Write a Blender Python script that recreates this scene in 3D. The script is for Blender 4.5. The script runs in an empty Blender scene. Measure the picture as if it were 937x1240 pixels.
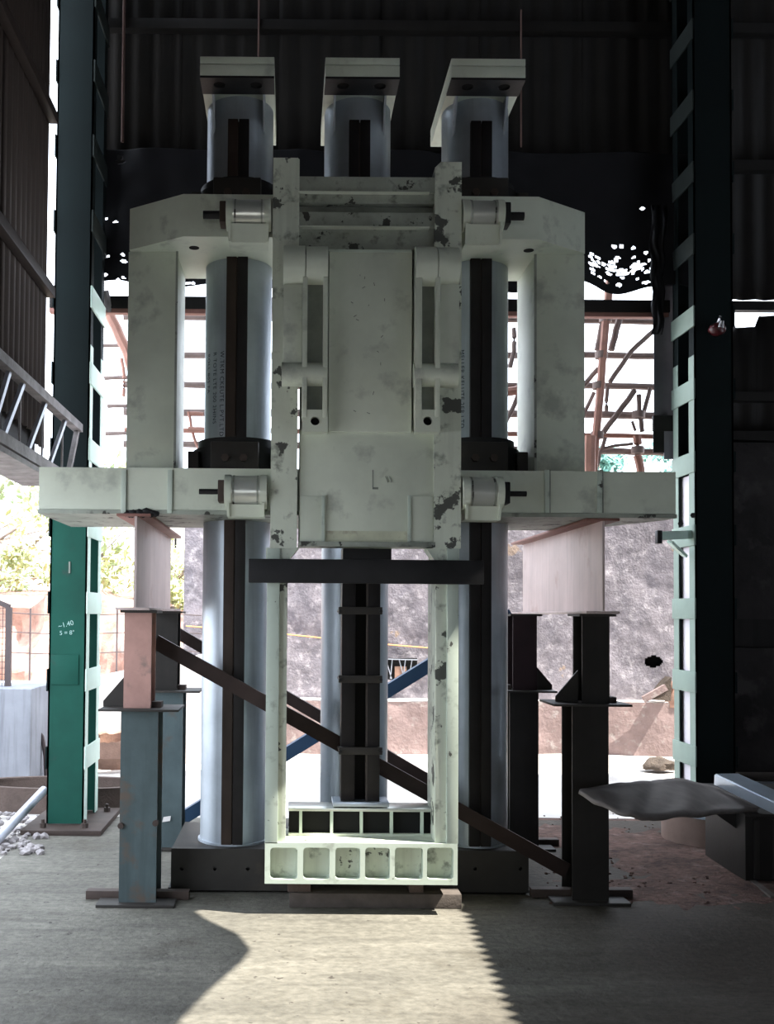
import bpy, bmesh, math, random
from mathutils import Vector, Matrix, noise as mnoise
from mathutils.geometry import tessellate_polygon
random.seed(7)
S = bpy.context.scene
COL = S.collection
RAD = math.radians

# ------------------------------------------------------------------ camera
F, CX, CY = 1211.0, 350.0, 707.0            # focal length and principal point in photo pixels (937 x 1240)
EYE = Vector((0, 0, 1.5))
ROT = Matrix.Rotation(RAD(90 + 1.8), 3, 'X') @ Matrix.Rotation(RAD(0.45), 3, 'Z')
cam = bpy.data.cameras.new('camera')
cam.sensor_fit = 'HORIZONTAL'; cam.sensor_width = 36; cam.lens = 36 * F / 937
cam.shift_x = (468.5 - CX) / 937; cam.shift_y = (CY - 620) / 937
cam.clip_end = 200
co = bpy.data.objects.new('camera', cam); COL.objects.link(co)
co.location = EYE; co.rotation_euler = ROT.to_euler()
S.camera = co

# ------------------------------------------------------------------ sky, sun, exposure
w = bpy.data.worlds.new('sky'); S.world = w; w.use_nodes = True
wb = w.node_tree.nodes['Background']
wb.inputs[0].default_value = (0.80, 0.88, 1.0, 1); wb.inputs[1].default_value = 2.2
SUN_EL, SUN_AZ = RAD(58), RAD(15)           # from the right, a little from behind the camera
TO_SUN = Vector((math.cos(SUN_EL) * math.cos(SUN_AZ), -math.cos(SUN_EL) * math.sin(SUN_AZ), math.sin(SUN_EL)))
sl = bpy.data.lights.new('sun', 'SUN'); sl.energy = 8.0; sl.angle = RAD(0.15); sl.color = (1.0, 0.94, 0.84)
so = bpy.data.objects.new('sun', sl); COL.objects.link(so)
so.rotation_euler = TO_SUN.to_track_quat('Z', 'Y').to_euler(); so.location = (6, -3, 12)
S.view_settings.view_transform = 'Standard'; S.view_settings.look = 'None'
S.view_settings.gamma = 1.0; S.view_settings.exposure = 1.42; S.view_settings.use_curve_mapping = False
S.cycles.use_denoising = True
S.cycles.max_bounces = 10; S.cycles.diffuse_bounces = 6; S.cycles.glossy_bounces = 4
S.cycles.sample_clamp_indirect = 8

# ------------------------------------------------------------------ helpers
def P(px, py, Y):
    """The world point at depth Y (metres in front of the eye) seen at a photo pixel."""
    d = ROT @ Vector(((px - CX) / F, (CY - py) / F, -1))
    return EYE + d * (Y / d.y)
def R(a, b, c, d, Y):
    """x0, x1, z0, z1 of an upright rectangle at depth Y whose corners are photo pixels (a,b) top left and (c,d)."""
    mx, my = (a + c) / 2, (b + d) / 2
    return P(a, my, Y).x, P(c, my, Y).x, P(mx, d, Y).z, P(mx, b, Y).z
def X(px, py, Y): return P(px, py, Y).x
def Z(px, py, Y): return P(px, py, Y).z

def material(name, col, rough=0.55, metal=0.0, var=0.12, scale=3.0, chips=None, bump=0.05, bscale=60, streak=0.0, dirt=None, hstreak=0.0, grain=None):
    m = bpy.data.materials.new(name); m.use_nodes = True
    t = m.node_tree; n = t.nodes; L = t.links
    b = n['Principled BSDF']
    b.inputs['Roughness'].default_value = rough; b.inputs['Metallic'].default_value = metal
    b.inputs['Specular IOR Level'].default_value = .5 if rough < .46 else .22
    geo = n.new('ShaderNodeNewGeometry')
    pos = geo.outputs['Position']
    def nz(sc, det=5, stretch=None, off=0):
        mp = n.new('ShaderNodeMapping'); L.new(pos, mp.inputs[0])
        mp.inputs['Location'].default_value = (off, off * 1.7, off * .6)
        if stretch: mp.inputs['Scale'].default_value = stretch
        x = n.new('ShaderNodeTexNoise'); x.inputs['Scale'].default_value = sc; x.inputs['Detail'].default_value = det
        x.inputs['Roughness'].default_value = 0.6
        L.new(mp.outputs[0], x.inputs['Vector']); return x.outputs[0]
    def ramp(src, p0, p1):
        r = n.new('ShaderNodeValToRGB'); r.color_ramp.elements[0].position = p0; r.color_ramp.elements[1].position = p1
        L.new(src, r.inputs[0]); return r.outputs[0]
    def mix(fac, a, bb):
        x = n.new('ShaderNodeMix'); x.data_type = 'RGBA'
        if isinstance(fac, float): x.inputs[0].default_value = fac
        else: L.new(fac, x.inputs[0])
        for i, v in ((6, a), (7, bb)):
            if isinstance(v, tuple): x.inputs[i].default_value = (*v[:3], 1)
            else: L.new(v, x.inputs[i])
        return x.outputs[2]
    c0 = tuple(max(0, v * (1 - var)) for v in col); c1 = tuple(min(1, v * (1 + var)) for v in col)
    c = mix(ramp(nz(scale), .3, .7), c0, c1)
    if streak:
        c = mix(ramp(nz(14, 4, (1, 1, .07), 3), .5, .85), c, tuple(v * (1 - streak) for v in col))
    if hstreak:
        c = mix(ramp(nz(7, 6, (.16, 1, 1), 4), .48, .74), c, tuple(v * (1 - hstreak) for v in col))
        c = mix(ramp(nz(5, 6, (.12, 1, 1), 14), .56, .8), c, tuple(min(1, v * 1.5) for v in col))
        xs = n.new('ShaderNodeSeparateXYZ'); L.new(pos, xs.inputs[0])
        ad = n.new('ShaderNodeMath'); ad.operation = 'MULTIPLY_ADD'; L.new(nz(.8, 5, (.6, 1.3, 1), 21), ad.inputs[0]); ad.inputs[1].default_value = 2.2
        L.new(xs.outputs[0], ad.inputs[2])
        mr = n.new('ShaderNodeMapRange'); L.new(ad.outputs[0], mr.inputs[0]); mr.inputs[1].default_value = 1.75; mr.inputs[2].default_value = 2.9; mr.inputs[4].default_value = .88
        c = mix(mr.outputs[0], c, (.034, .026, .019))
    if dirt:
        dc, amt, sc = dirt
        c = mix(ramp(nz(sc, 6, None, 9), .62 - amt, .72 - amt * .6), c, dc)
    if chips:
        cc, amt, sc = chips
        c = mix(ramp(nz(sc, 7, None, 5), .70 - amt, .715 - amt), c, cc)
    if grain:
        gr = n.new('ShaderNodeMapRange'); L.new(nz(grain[0], 6, (.7, 1, 1), 31), gr.inputs[0])
        gr.inputs[1].default_value = .3; gr.inputs[2].default_value = .7; gr.inputs[3].default_value = 1 - grain[1]; gr.inputs[4].default_value = 1 + grain[1]
        vm = n.new('ShaderNodeVectorMath'); vm.operation = 'SCALE'; L.new(c, vm.inputs[0]); L.new(gr.outputs[0], vm.inputs['Scale']); c = vm.outputs[0]
    L.new(c, b.inputs['Base Color'])
    if bump:
        bp = n.new('ShaderNodeBump'); bp.inputs['Strength'].default_value = bump; bp.inputs['Distance'].default_value = 0.02
        L.new(nz(bscale, 4), bp.inputs['Height']); L.new(bp.outputs[0], b.inputs['Normal'])
    return m

M = {}
MINT = (.60, .645, .545)
M['mint'] = material('pale_green_paint', MINT, .5, 0, .12, 2.2, dirt=((.42, .45, .39), .05, 5.0), bump=.04)
M['mint_chip'] = material('pale_green_paint_chipped', MINT, .5, 0, .12, 2.5, chips=((.085, .09, .08), .105, 6.0), dirt=((.27, .29, .245), .065, 13), bump=.06, streak=.3)
M['mint_dirty_shaded'] = material('pale_green_paint_grimy_shaded', (.30, .325, .28), .55, 0, .25, 5, chips=((.05, .05, .045), .11, 9.0), dirt=((.15, .16, .14), .06, 14), bump=.06)  # grime, darkened further for the weak light at the gate head
M['mint_light'] = material('light_mint_paint', (.47, .54, .47), .45, 0, .08, 3, chips=((.08, .08, .07), .045, 9), dirt=((.32, .36, .31), .04, 12), bump=.03)
M['slot'] = material('dark_grimy_paint', (.20, .22, .19), .6, 0, .25, 6)
M['barrel'] = material('bare_silver_paint', (.58, .60, .55), .28, .45, .08, 5, bump=.02)
M['zinc'] = material('zinc_coated_steel', (.40, .445, .49), .42, .58, .14, 4, bump=.03, streak=.3)
M['dark'] = material('dark_mill_steel', (.020, .020, .021), .5, .2, .25, 5)
M['rail'] = material('dark_rail_steel', (.016, .014, .014), .55, .1, .3, 6, streak=.3)
M['railbrown'] = material('rusty_rail_edge', (.040, .028, .023), .6, .1, .25, 5, streak=.3)
M['base'] = material('dark_base_steel', (.035, .032, .029), .55, .1, .2, 4, dirt=((.06, .05, .04), .03, 3))
M['primer'] = material('pale_red_oxide_primer', (.52, .42, .40), .42, .1, .15, 2.5, streak=.32, dirt=((.38, .25, .22), .04, 3), bump=.03)
M['flange'] = material('red_oxide_flange', (.24, .12, .10), .6, 0, .2, 6)
M['pink'] = material('faded_red_primer', (.40, .235, .20), .6, 0, .18, 5, dirt=((.24, .17, .15), .02, 7))
M['teal'] = material('teal_grey_mill_steel', (.072, .098, .102), .55, .2, .2, 4, streak=.3, dirt=((.10, .08, .065), .03, 5))
M['backlitpost'] = material('near_black_backlit_steel', (.020, .018, .016), .55, .1, .25, 4, streak=.2)  # same mill steel as the teal posts, backlit shade put into its colour
M['maroonpost'] = material('dark_maroon_steel', (.024, .013, .015), .6, .1, .2, 4)
M['brace'] = material('brown_angle_steel', (.032, .020, .017), .55, .1, .25, 7)
M['blue'] = material('blue_painted_angle', (.030, .065, .12), .5, .1, .15, 6)
M['green'] = material('green_building_paint', (.004, .058, .041), .7, 0, .2, 2.5, dirt=((.02, .05, .04), .01, 5), bump=.03)
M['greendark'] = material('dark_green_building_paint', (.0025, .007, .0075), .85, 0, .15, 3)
M['batten'] = material('pale_mint_batten', (.55, .70, .62), .5, 0, .08, 4)  # mint side plates, light from the yard put into their pale colour
M['batten_dull'] = material('dull_mint_batten', (.24, .31, .265), .55, 0, .08, 4)
M['litpanel'] = material('daylit_white_panel', (.72, .68, .72), .6, 0, .06, 6)
M['rustplate'] = material('brown_base_plate', (.055, .040, .034), .65, 0, .2, 8)
M['corr'] = material('sooty_corrugated_sheet', (.016, .0145, .0135), .6, .1, .25, 1.2, streak=.35)
M['corr2'] = material('grey_brown_corrugated_sheet', (.034, .026, .024), .6, .1, .22, 1.2, streak=.35)
M['soot'] = material('sooty_plaster', (.032, .029, .029), .85, 0, .4, 2.2, dirt=((.055, .05, .05), .05, 4), bump=.5, bscale=18)
M['batten_shaded'] = material('shaded_mint_batten', (.025, .032, .030), .75, 0, .1, 4)  # high battens darkened in colour for lack of light
M['greysheet'] = material('grey_hanging_sheet', (.17, .16, .18), .6, .1, .2, 3, streak=.3)
M['yellowed'] = material('yellowed_paint', (.55, .57, .43), .55, 0, .15, 8, dirt=((.38, .36, .27), .07, 12))
M['tarp'] = material('black_tarpaulin', (.010, .010, .012), .5, 0, .2, 3)
M['weathered'] = material('weathered_pale_timber', (.25, .23, .23), .7, 0, .35, 9, bump=.2)
M['rod'] = material('dusty_pink_rod', (.14, .085, .075), .6, 0, .2, 4)
M['bamboo'] = material('red_brown_bamboo', (.34, .18, .14), .6, 0, .2, 8)
M['stick'] = material('grey_brown_stick', (.22, .17, .155), .7, 0, .25, 8)
M['floor'] = material('worn_concrete', (.122, .116, .098), .75, 0, .25, 1.1, dirt=((.08, .074, .06), .05, 2.4), chips=((.045, .040, .034), .045, 18), bump=.35, bscale=34, hstreak=.4, grain=(30, .28))
M['yard'] = material('pale_dusty_ground', (.52, .49, .46), .85, 0, .18, .8, dirt=((.36, .32, .28), .02, 1.4), bump=.4, bscale=12)
M['soil'] = material('rusty_brown_soil', (.085, .050, .040), .9, 0, .45, 4, dirt=((.15, .105, .09), .05, 7), bump=.9, bscale=35, grain=(30, .5))
M['oldwall'] = material('weathered_grey_render', (.185, .170, .190), .9, 0, .22, 2.5, dirt=((.30, .28, .30), .10, 12), chips=((.24, .185, .15), .055, 1.6), bump=.45, bscale=40, grain=(26, .2))
M['plinth'] = material('pinkish_concrete', (.22, .165, .16), .9, 0, .25, 4, dirt=((.30, .27, .26), .06, 9), bump=.5, bscale=20)
M['white'] = material('whitewashed_render', (.66, .63, .61), .85, 0, .1, 1.5, streak=.12, bump=.3, bscale=15)
M['greywhite'] = material('stained_whitewash', (.26, .27, .30), .85, 0, .2, 2, streak=.45, bump=.3, bscale=15)
M['rock'] = material('red_laterite_rock', (.36, .22, .175), .9, 0, .35, 1.8, dirt=((.46, .38, .33), .06, 3), bump=.9, bscale=9, grain=(5, .4))
M['stone'] = material('brown_stone', (.07, .055, .045), .9, 0, .45, 9, bump=.7)
M['clay'] = material('brown_clay', (.26, .16, .12), .8, 0, .25, 6, bump=.3)
M['ringc'] = material('brown_cement_ring', (.095, .07, .06), .85, 0, .25, 4, bump=.4)
M['bark'] = material('pale_bark', (.24, .19, .16), .85, 0, .25, 8)
M['leafy'] = material('yellow_green_leaves', (.42, .46, .24), .6, 0, .35, 3, bump=0)
M['leafg'] = material('green_leaves', (.30, .37, .22), .6, 0, .35, 3, bump=0)
M['leafb'] = material('blue_green_leaves', (.14, .30, .26), .6, 0, .3, 1, bump=0)
M['sheet'] = material('grey_sheet_metal', (.19, .17, .16), .8, 0, .25, 4, streak=.2)
M['bright'] = material('bright_cut_steel', (.45, .52, .60), .3, .7, .1, 5)
M['ringm'] = material('tan_steel_ring', (.17, .12, .10), .5, .2, .2, 4)
M['greypipe'] = material('galvanised_pipe', (.42, .44, .50), .45, .4, .1, 5)
M['ink'] = material('black_stencil_ink', (.02, .022, .03), .6, 0, 0, 3, bump=0)
M['chalk'] = material('chalk', (.32, .50, .46), .9, 0, 0, 3, bump=0)
M['red'] = material('red_lamp_plastic', (.06, .008, .010), .3, 0, 0, 3, bump=0)
M['silver'] = material('shiny_lamp_cap', (.7, .68, .7), .25, .6, 0, 3, bump=0)
M['hole'] = material('black_hole_lining', (.008, .008, .008), .9, 0, 0, 3, bump=0)
M['orange'] = material('orange_string', (.75, .32, .12), .7, 0, 0, 3, bump=0)
M['cream'] = material('cream_house_wall', (.6, .56, .48), .8, 0, .1, 2)
M['plank'] = material('grey_brown_plank', (.085, .072, .064), .8, 0, .3, 8, bump=.2)
M['fencewire'] = material('dark_fence_wire', (.10, .08, .08), .6, .3, .1, 3, bump=0)

class MB:
    """Collects shapes, in world coordinates, that become ONE mesh object."""
    def __init__(s): s.b = bmesh.new()
    def add(s, vs, fs):
        v = [s.b.verts.new(p) for p in vs]
        for f in fs:
            try: s.b.faces.new([v[i] for i in f])
            except ValueError: pass
        return v
    def box(s, x0, x1, y0, y1, z0, z1, bev=0.0):
        t = bmesh.new()
        bmesh.ops.create_cube(t, size=1)
        for v in t.verts:
            v.co = Vector(((x0 + x1) / 2 + v.co.x * (x1 - x0), (y0 + y1) / 2 + v.co.y * (y1 - y0), (z0 + z1) / 2 + v.co.z * (z1 - z0)))
        if bev: bmesh.ops.bevel(t, geom=t.edges[:], offset=min(bev, abs(x1-x0)*.4, abs(y1-y0)*.4, abs(z1-z0)*.4), segments=2, profile=.6, affect='EDGES')
        s.merge(t); return s
    def merge(s, t):
        t.verts.index_update()
        s.add([v.co.copy() for v in t.verts], [[v.index for v in f.verts] for f in t.faces]); t.free()
    def rect(s, a, b, c, d, Y, Y1, bev=0.004):
        x0, x1, z0, z1 = R(a, b, c, d, Y); return s.box(x0, x1, Y, Y1, z0, z1, bev)
    def prism(s, pts, vec):
        """A closed polygon of 3-D points pushed along vec."""
        n = len(pts); vec = Vector(vec)
        vs = [Vector(p) for p in pts] + [Vector(p) + vec for p in pts]
        s.add(vs, [list(range(n))[::-1], list(range(n, 2*n))] + [[i, (i+1) % n, n + (i+1) % n, n + i] for i in range(n)])
        return s
    def cyl(s, p0, p1, r0, r1=None, seg=24, caps=True):
        p0, p1 = Vector(p0), Vector(p1); r1 = r0 if r1 is None else r1
        q = (p1 - p0).to_track_quat('Z', 'Y')
        vs = []
        for p, r in ((p0, r0), (p1, r1)):
            for i in range(seg):
                a = 2 * math.pi * i / seg; vs.append(p + q @ Vector((r * math.cos(a), r * math.sin(a), 0)))
        fs = [[i, (i+1) % seg, seg + (i+1) % seg, seg + i] for i in range(seg)]
        if caps: fs += [list(range(seg))[::-1], list(range(seg, 2*seg))]
        s.add(vs, fs); return s
    def tube(s, pts, r, seg=8, r1=None):
        pts = [Vector(p) for p in pts]; n = len(pts); vs = []
        for k, p in enumerate(pts):
            d = (pts[min(k+1, n-1)] - pts[max(k-1, 0)]).normalized()
            q = d.to_track_quat('Z', 'Y')
            rr = r if r1 is None else r + (r1 - r) * k / max(1, n-1)
            for i in range(seg):
                a = 2 * math.pi * i / seg; vs.append(p + q @ Vector((rr * math.cos(a), rr * math.sin(a), 0)))
        fs = [[k*seg+i, k*seg+(i+1) % seg, (k+1)*seg+(i+1) % seg, (k+1)*seg+i] for k in range(n-1) for i in range(seg)]
        fs += [list(range(seg))[::-1], list(range((n-1)*seg, n*seg))]
        s.add(vs, fs); return s
    def ring(s, c, ri, ro, z0, z1, seg=40, axis='Z'):
        vs = []
        for (r, z) in ((ri, z0), (ro, z0), (ro, z1), (ri, z1)):
            for i in range(seg):
                a = 2*math.pi*i/seg
                v = Vector((r*math.cos(a), r*math.sin(a), z)) if axis == 'Z' else Vector((z, r*math.cos(a), r*math.sin(a)))
                vs.append(Vector(c) + v)
        fs = [[k*seg+i, k*seg+(i+1) % seg, ((k+1) % 4)*seg+(i+1) % seg, ((k+1) % 4)*seg+i] for k in range(4) for i in range(seg)]
        s.add(vs, fs); return s
    def bar(s, p0, p1, wd, ht, up=(0, 0, 1)):
        """A flat bar from p0 to p1, ht across 'up', wd across the third direction."""
        p0, p1, up = Vector(p0), Vector(p1), Vector(up)
        d = (p1 - p0).normalized(); sd = d.cross(up).normalized(); u = sd.cross(d).normalized()
        q = [sd*wd/2*a + u*ht/2*b for a, b in ((-1, -1), (1, -1), (1, 1), (-1, 1))]
        s.prism([p0 + v for v in q], p1 - p0); return s
    def plate_holes(s, x0, x1, z0, z1, y0, y1, holes, seg=20):
        """Upright plate with through holes, each (outline points in x,z) inside its own strip of width; holes sorted by x."""
        outer = [Vector((x0, z0, 0)), Vector((x1, z0, 0)), Vector((x1, z1, 0)), Vector((x0, z1, 0))]
        loops = [outer] + [[Vector((a, b, 0)) for a, b in h] for h in holes]
        flat = [p for l in loops for p in l]
        tri = tessellate_polygon(loops)
        n = len(flat)
        vs = [(p.x, y0, p.y) for p in flat] + [(p.x, y1, p.y) for p in flat]
        fs = [list(t) for t in tri] + [[n + i for i in t][::-1] for t in tri]
        k = 0
        for l in loops:
            m = len(l)
            for i in range(m): fs.append([k+i, k+(i+1) % m, n+k+(i+1) % m, n+k+i])
            k += m
        s.add(vs, fs); return s
    def build(s, name, mat, parent=None, smooth=0.6, kind=None):
        bmesh.ops.remove_doubles(s.b, verts=s.b.verts[:], dist=1e-6)
        bmesh.ops.recalc_face_normals(s.b, faces=s.b.faces[:])
        org = WORLD.get(parent.name, Vector()) if parent else Vector()
        bmesh.ops.translate(s.b, verts=s.b.verts[:], vec=-org)
        me = bpy.data.meshes.new(name); s.b.to_mesh(me); s.b.free()
        me.materials.append(M[mat] if isinstance(mat, str) else mat)
        if smooth:
            for p in me.polygons: p.use_smooth = True
            me.set_sharp_from_angle(angle=smooth)
        o = bpy.data.objects.new(name, me); COL.objects.link(o)
        if parent: o.parent = parent
        WORLD[o.name] = org
        if kind: o['kind'] = kind
        return o
WORLD = {}
def thing(name, label, cat, loc=(0, 0, 0), group=None, kind='thing'):
    o = bpy.data.objects.new(name, None); COL.objects.link(o)
    o.location = loc; o.empty_display_size = .1
    WORLD[o.name] = Vector(loc)
    o['label'] = label; o['category'] = cat; o['kind'] = kind
    if group: o['group'] = group
    return o
def tag(o, label, cat, group=None, kind='thing'):
    o['label'] = label; o['category'] = cat; o['kind'] = kind
    if group: o['group'] = group
    return o
def struct(name, loc=(0, 0, 0), label=None):
    o = bpy.data.objects.new(name, None); COL.objects.link(o); o.location = loc; WORLD[o.name] = Vector(loc)
    o['kind'] = 'structure'
    if label: o['label'] = label
    return o
def sbuild(mb, name, mat, smooth=0.6):
    o = mb.build(name, mat, None, smooth); o['kind'] = 'structure'; return o
def circle(cx, cz, r, n=16): return [(cx + r*math.cos(2*math.pi*i/n), cz + r*math.sin(2*math.pi*i/n)) for i in range(n)]
def rrect(x0, x1, z0, z1, r, n=4):
    out = []
    for cx, cz, a0 in ((x1-r, z1-r, 0), (x0+r, z1-r, 90), (x0+r, z0+r, 180), (x1-r, z0+r, 270)):
        for i in range(n+1):
            a = RAD(a0 + 90*i/n); out.append((cx + r*math.cos(a), cz + r*math.sin(a)))
    return out
def copy_tree(root, loc, name=None):
    r = root.copy(); COL.objects.link(r); r.location = loc
    for ch in list(root.children):
        c = ch.copy(); COL.objects.link(c); c.parent = r
        for g in list(ch.children):
            d = g.copy(); COL.objects.link(d); d.parent = c
    return r

# ================================================================== THE SHED
XL, XR, YB, YF, ZR = -1.65, 8.2, 7.62, -7.0, 11.5       # left wall, right wall, back plane, front plane, roof height
# floor
fl = MB(); fl.box(-1.75, XR, YF, 7.45, -.12, 0.0); sbuild(fl, 'floor', 'floor')
g = MB(); N = 60
vs, fs = [], []
for j in range(N + 1):
    for i in range(N + 1):
        x = -16 + 36 * i / N; y = 7.45 + 40 * j / N
        vs.append((x, y, -.03 + (.05 * mnoise.noise(Vector((x*.8, y*.8, 0))) if j > 2 else 0)))
for j in range(N):
    for i in range(N): fs.append([j*(N+1)+i, j*(N+1)+i+1, (j+1)*(N+1)+i+1, (j+1)*(N+1)+i])
g.add(vs, fs); sbuild(g, 'ground', 'yard')
g = MB(); g.box(-16, -1.75, YF - 6, 7.45, -.15, -.03); sbuild(g, 'ground', 'yard')
g = MB(); g.box(-16, 20, YF - 16, YF, -.15, -.02); sbuild(g, 'ground', 'yard')
# expansion joint in the floor slab on the right and the soil spilled around it
def joint(p0, p1):
    a, b = P(*p0, 1), P(*p1, 1)
    q = []
    for v in (a, b):
        d = v - EYE; q.append(EYE + d * (-(EYE.z) / d.z))
    return q
def ground_pt(px, py, z=0.0):
    d = P(px, py, 1) - EYE
    return EYE + d * ((z - EYE.z) / d.z)
soil = MB(); rnd = random.Random(3)
NX, NY = 44, 30; vs = []; fs = []
for j in range(NY + 1):
    for i in range(NX + 1):
        u, v = i / NX, j / NY
        x = 1.15 + 4.0 * u; y = 4.95 + 2.65 * v
        e = min(1, 4 * min(u, 1 - u), 4 * min(v, 1 - v))
        h = mnoise.noise(Vector((x*1.3, y*1.3, 3))) * .6 + .15 * mnoise.noise(Vector((x*7, y*7, 1)))
        vs.append((x, y, -.012 + .022 * e + .030 * e * h + .008 * mnoise.noise(Vector((x*23, y*23, 5)))))
for j in range(NY):
    for i in range(NX): fs.append([j*(NX+1)+i, j*(NX+1)+i+1, (j+1)*(NX+1)+i+1, (j+1)*(NX+1)+i])
soil.add(vs, fs)
tag(soil.build('soil', 'soil'), 'thin drift of rusty brown soil on the floor behind the bent sheet', 'soil', kind='stuff')
jt = MB()
a, b = ground_pt(862, 1030), ground_pt(937, 1088)
a.z = b.z = .006
jt.bar(a, b, .035, .012)
o = jt.build('floor_joint', 'plank'); o['kind'] = 'structure'
# stones strewn over the floor
def stones(name, label, n, region, size, mat='stone', seed=1):
    r = random.Random(seed); m = MB()
    for k in range(n):
        px, py = r.uniform(region[0], region[2]), r.uniform(region[1], region[3])
        c = ground_pt(px, py); s_ = size * r.uniform(.4, 1.3)
        t = bmesh.new(); bmesh.ops.create_icosphere(t, subdivisions=1, radius=s_)
        for v in t.verts: v.co = Vector((v.co.x * r.uniform(.7, 1.3), v.co.y * r.uniform(.7, 1.3), v.co.z * r.uniform(.4, .8))) + c + Vector((0, 0, s_ * .3))
        m.merge(t)
    return tag(m.build(name, mat, None, 0), label, 'gravel', kind='stuff')
stones('gravel', 'loose grit scattered over the soil behind the dark posts', 220, (655, 985, 860, 1095), .010, 'soil', 2)
stones('gravel', 'loose rubble beside the green column base', 130, (-30, 985, 55, 1035), .03, 'weathered', 4)

# ceiling with the ragged hole of a missing roof sheet (its edge is what throws the toothed patch of sun)
patch = [tuple(ground_pt(*q)[:2]) for q in ((250, 1113), (237, 1104), (262, 1096), (330, 1093), (450, 1092), (560, 1094))]
yy = 5.14; k = 0
while yy > 2.2:
    xb = (.845 + (yy - 3.67) * .045)
    patch += [(xb + (.026 if k % 2 else -.026), yy)]
    yy -= .045; k += 1
patch += [(-.66, 2.3), (-.60, 2.9)] + [tuple(ground_pt(*q)[:2]) for q in ((200, 1262), (222, 1232), (255, 1198), (292, 1166), (304, 1150), (290, 1132))]
tt = ZR / TO_SUN.z
hole = [Vector((x + TO_SUN.x * tt, y + TO_SUN.y * tt, 0)) for x, y in patch]
outer = [Vector(v) for v in ((XL - .3, YF - .3, 0), (XR + 2.0, YF - .3, 0), (XR + 2.0, YB + .3, 0), (XL - .3, YB + .3, 0))]
tri = tessellate_polygon([outer, hole]); fp = outer + hole; n = len(fp)
c = MB()
vs = [(p.x, p.y, ZR) for p in fp] + [(p.x, p.y, ZR + .012) for p in fp]
fs = [list(t) for t in tri] + [[n + i for i in t] for t in tri]
kk = 0
for l in (outer, hole):
    m_ = len(l); fs += [[kk+i, kk+(i+1) % m_, n+kk+(i+1) % m_, n+kk+i] for i in range(m_)]; kk += m_
c.add(vs, fs); sbuild(c, 'ceiling', 'corr', 0)
# front wall, behind the camera, with an unseen doorway sized for fill light, and the right wall
XR2 = XR + 1.9
fw = MB(); fw.plate_holes(XL - .2, XR2, -.02, ZR, YF - .1, YF, [[(-1.3, .0), (1.4, .0), (1.4, 2.35), (-1.3, 2.35)]])
sbuild(fw, 'wall_front', 'corr')
rw = MB(); rw.box(XR2, XR2 + .12, YF, YB + .1, -.02, ZR); sbuild(rw, 'wall_right', 'soot')

def corr_sheet(mb, u0, u1, fixed, z0, z1, along, pitch=.11, amp=.012, jag=None):
    """One corrugated sheet standing between u0 and u1 along 'x' or 'y'."""
    nseg = max(8, int((u1 - u0) / pitch * 6)); vs = []
    for i in range(nseg + 1):
        u = u0 + (u1 - u0) * i / nseg; d = amp * math.sin(2 * math.pi * u / pitch)
        for z in (z0, z1):
            vs.append((u, fixed + d, z) if along == 'x' else (fixed + d, u, z))
    mb.add(vs, [[2*i, 2*i+2, 2*i+3, 2*i+1] for i in range(nseg)])
def skin(o, th=.003):
    m_ = o.modifiers.new('thickness', 'SOLIDIFY'); m_.thickness = th; return o

# left wall: sheets hung on girts, open underneath
wl = struct('wall_left', (XL, 0, 0))
y = YF
zt = ZR
LB = [2.62, 2.66, 2.60, 2.66, 2.70, 2.63, 2.58]
i = 0
while y < 6.6:
    y1 = min(y + .86, 6.66)
    m_ = MB(); corr_sheet(m_, y, y1, XL + (.004 if i % 2 else 0), LB[i % 7], zt, 'y')
    skin(m_.build('corrugated_sheet', 'corr2', wl)); y = y1 - .02 if y1 < 6.66 else 9; i += 1
for zz in (4.82, 3.64, 6.3):
    m_ = MB(); m_.box(XL + .015, XL + .075, YF, 6.62, zz - .035, zz + .035, .006); m_.build('girt', 'corr2', wl)
# dark lining that hangs behind the lattice girder
for i in range(9):
    m_ = MB(); m_.box(XL - .06, XL - .04, 6.62 - (i+1)*.8, 6.62 - i*.8 - .03, 2.40, 2.80); m_.build('board', 'corr', wl)

y = YF  # unseen lower sheets, added to shut side light off the front
while y < 3.2:
    m_ = MB(); corr_sheet(m_, y, min(y + .86, 3.2), XL - .03, -.02, 2.75, 'y'); skin(m_.build('corrugated_sheet', 'corr2', wl)); y += .84

# back wall: upper corrugated sheets, girts, right bay of masonry and sheets
wbk = struct('wall_back', (0, YB, 0))
x = XL - .02; i = 0
while x < XR2:
    x1 = min(x + .80, XR2)
    zlow = 4.96 if x < 3.0 else 3.97
    m_ = MB(); corr_sheet(m_, x, x1, YB + .06 + (.004 if i % 2 else 0), zlow, ZR, 'x', .165, .014)
    skin(m_.build('corrugated_sheet', 'corr', wbk)); x = x1 - (.02 if x1 < XR2 else 0); i += 1
for zz in (4.98, 6.05):
    m_ = MB(); m_.box(XL, XR2, YB - .06, YB + .02, zz - .04, zz + .04, .006); m_.build('girt', 'corr', wbk)
x = 3.10; i = 0
while x < XR2:
    x1 = min(x + .80, XR2)
    m_ = MB(); nseg = 40; vs = []
    for k in range(nseg + 1):
        u = x + (x1 - x) * k / nseg
        zt_ = 3.80 + .045 * (1 if math.sin(2 * math.pi * u / .36) > 0 else -1) * min(1, abs(math.sin(2 * math.pi * u / .36)) * 3)
        d = .012 * math.sin(2 * math.pi * u / .18)
        vs += [(u, YB + .05 + d, 2.80), (u, YB + .05 + d, zt_)]
    m_.add(vs, [[2*k, 2*k+2, 2*k+3, 2*k+1] for k in range(nseg)])
    skin(m_.build('corrugated_sheet', 'corr', wbk)); x = x1; i += 1
m_ = MB(); m_.box(3.10, XR2, YB, YB + .22, -.02, 1.28); m_.build('masonry', 'soot', wbk)
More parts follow.
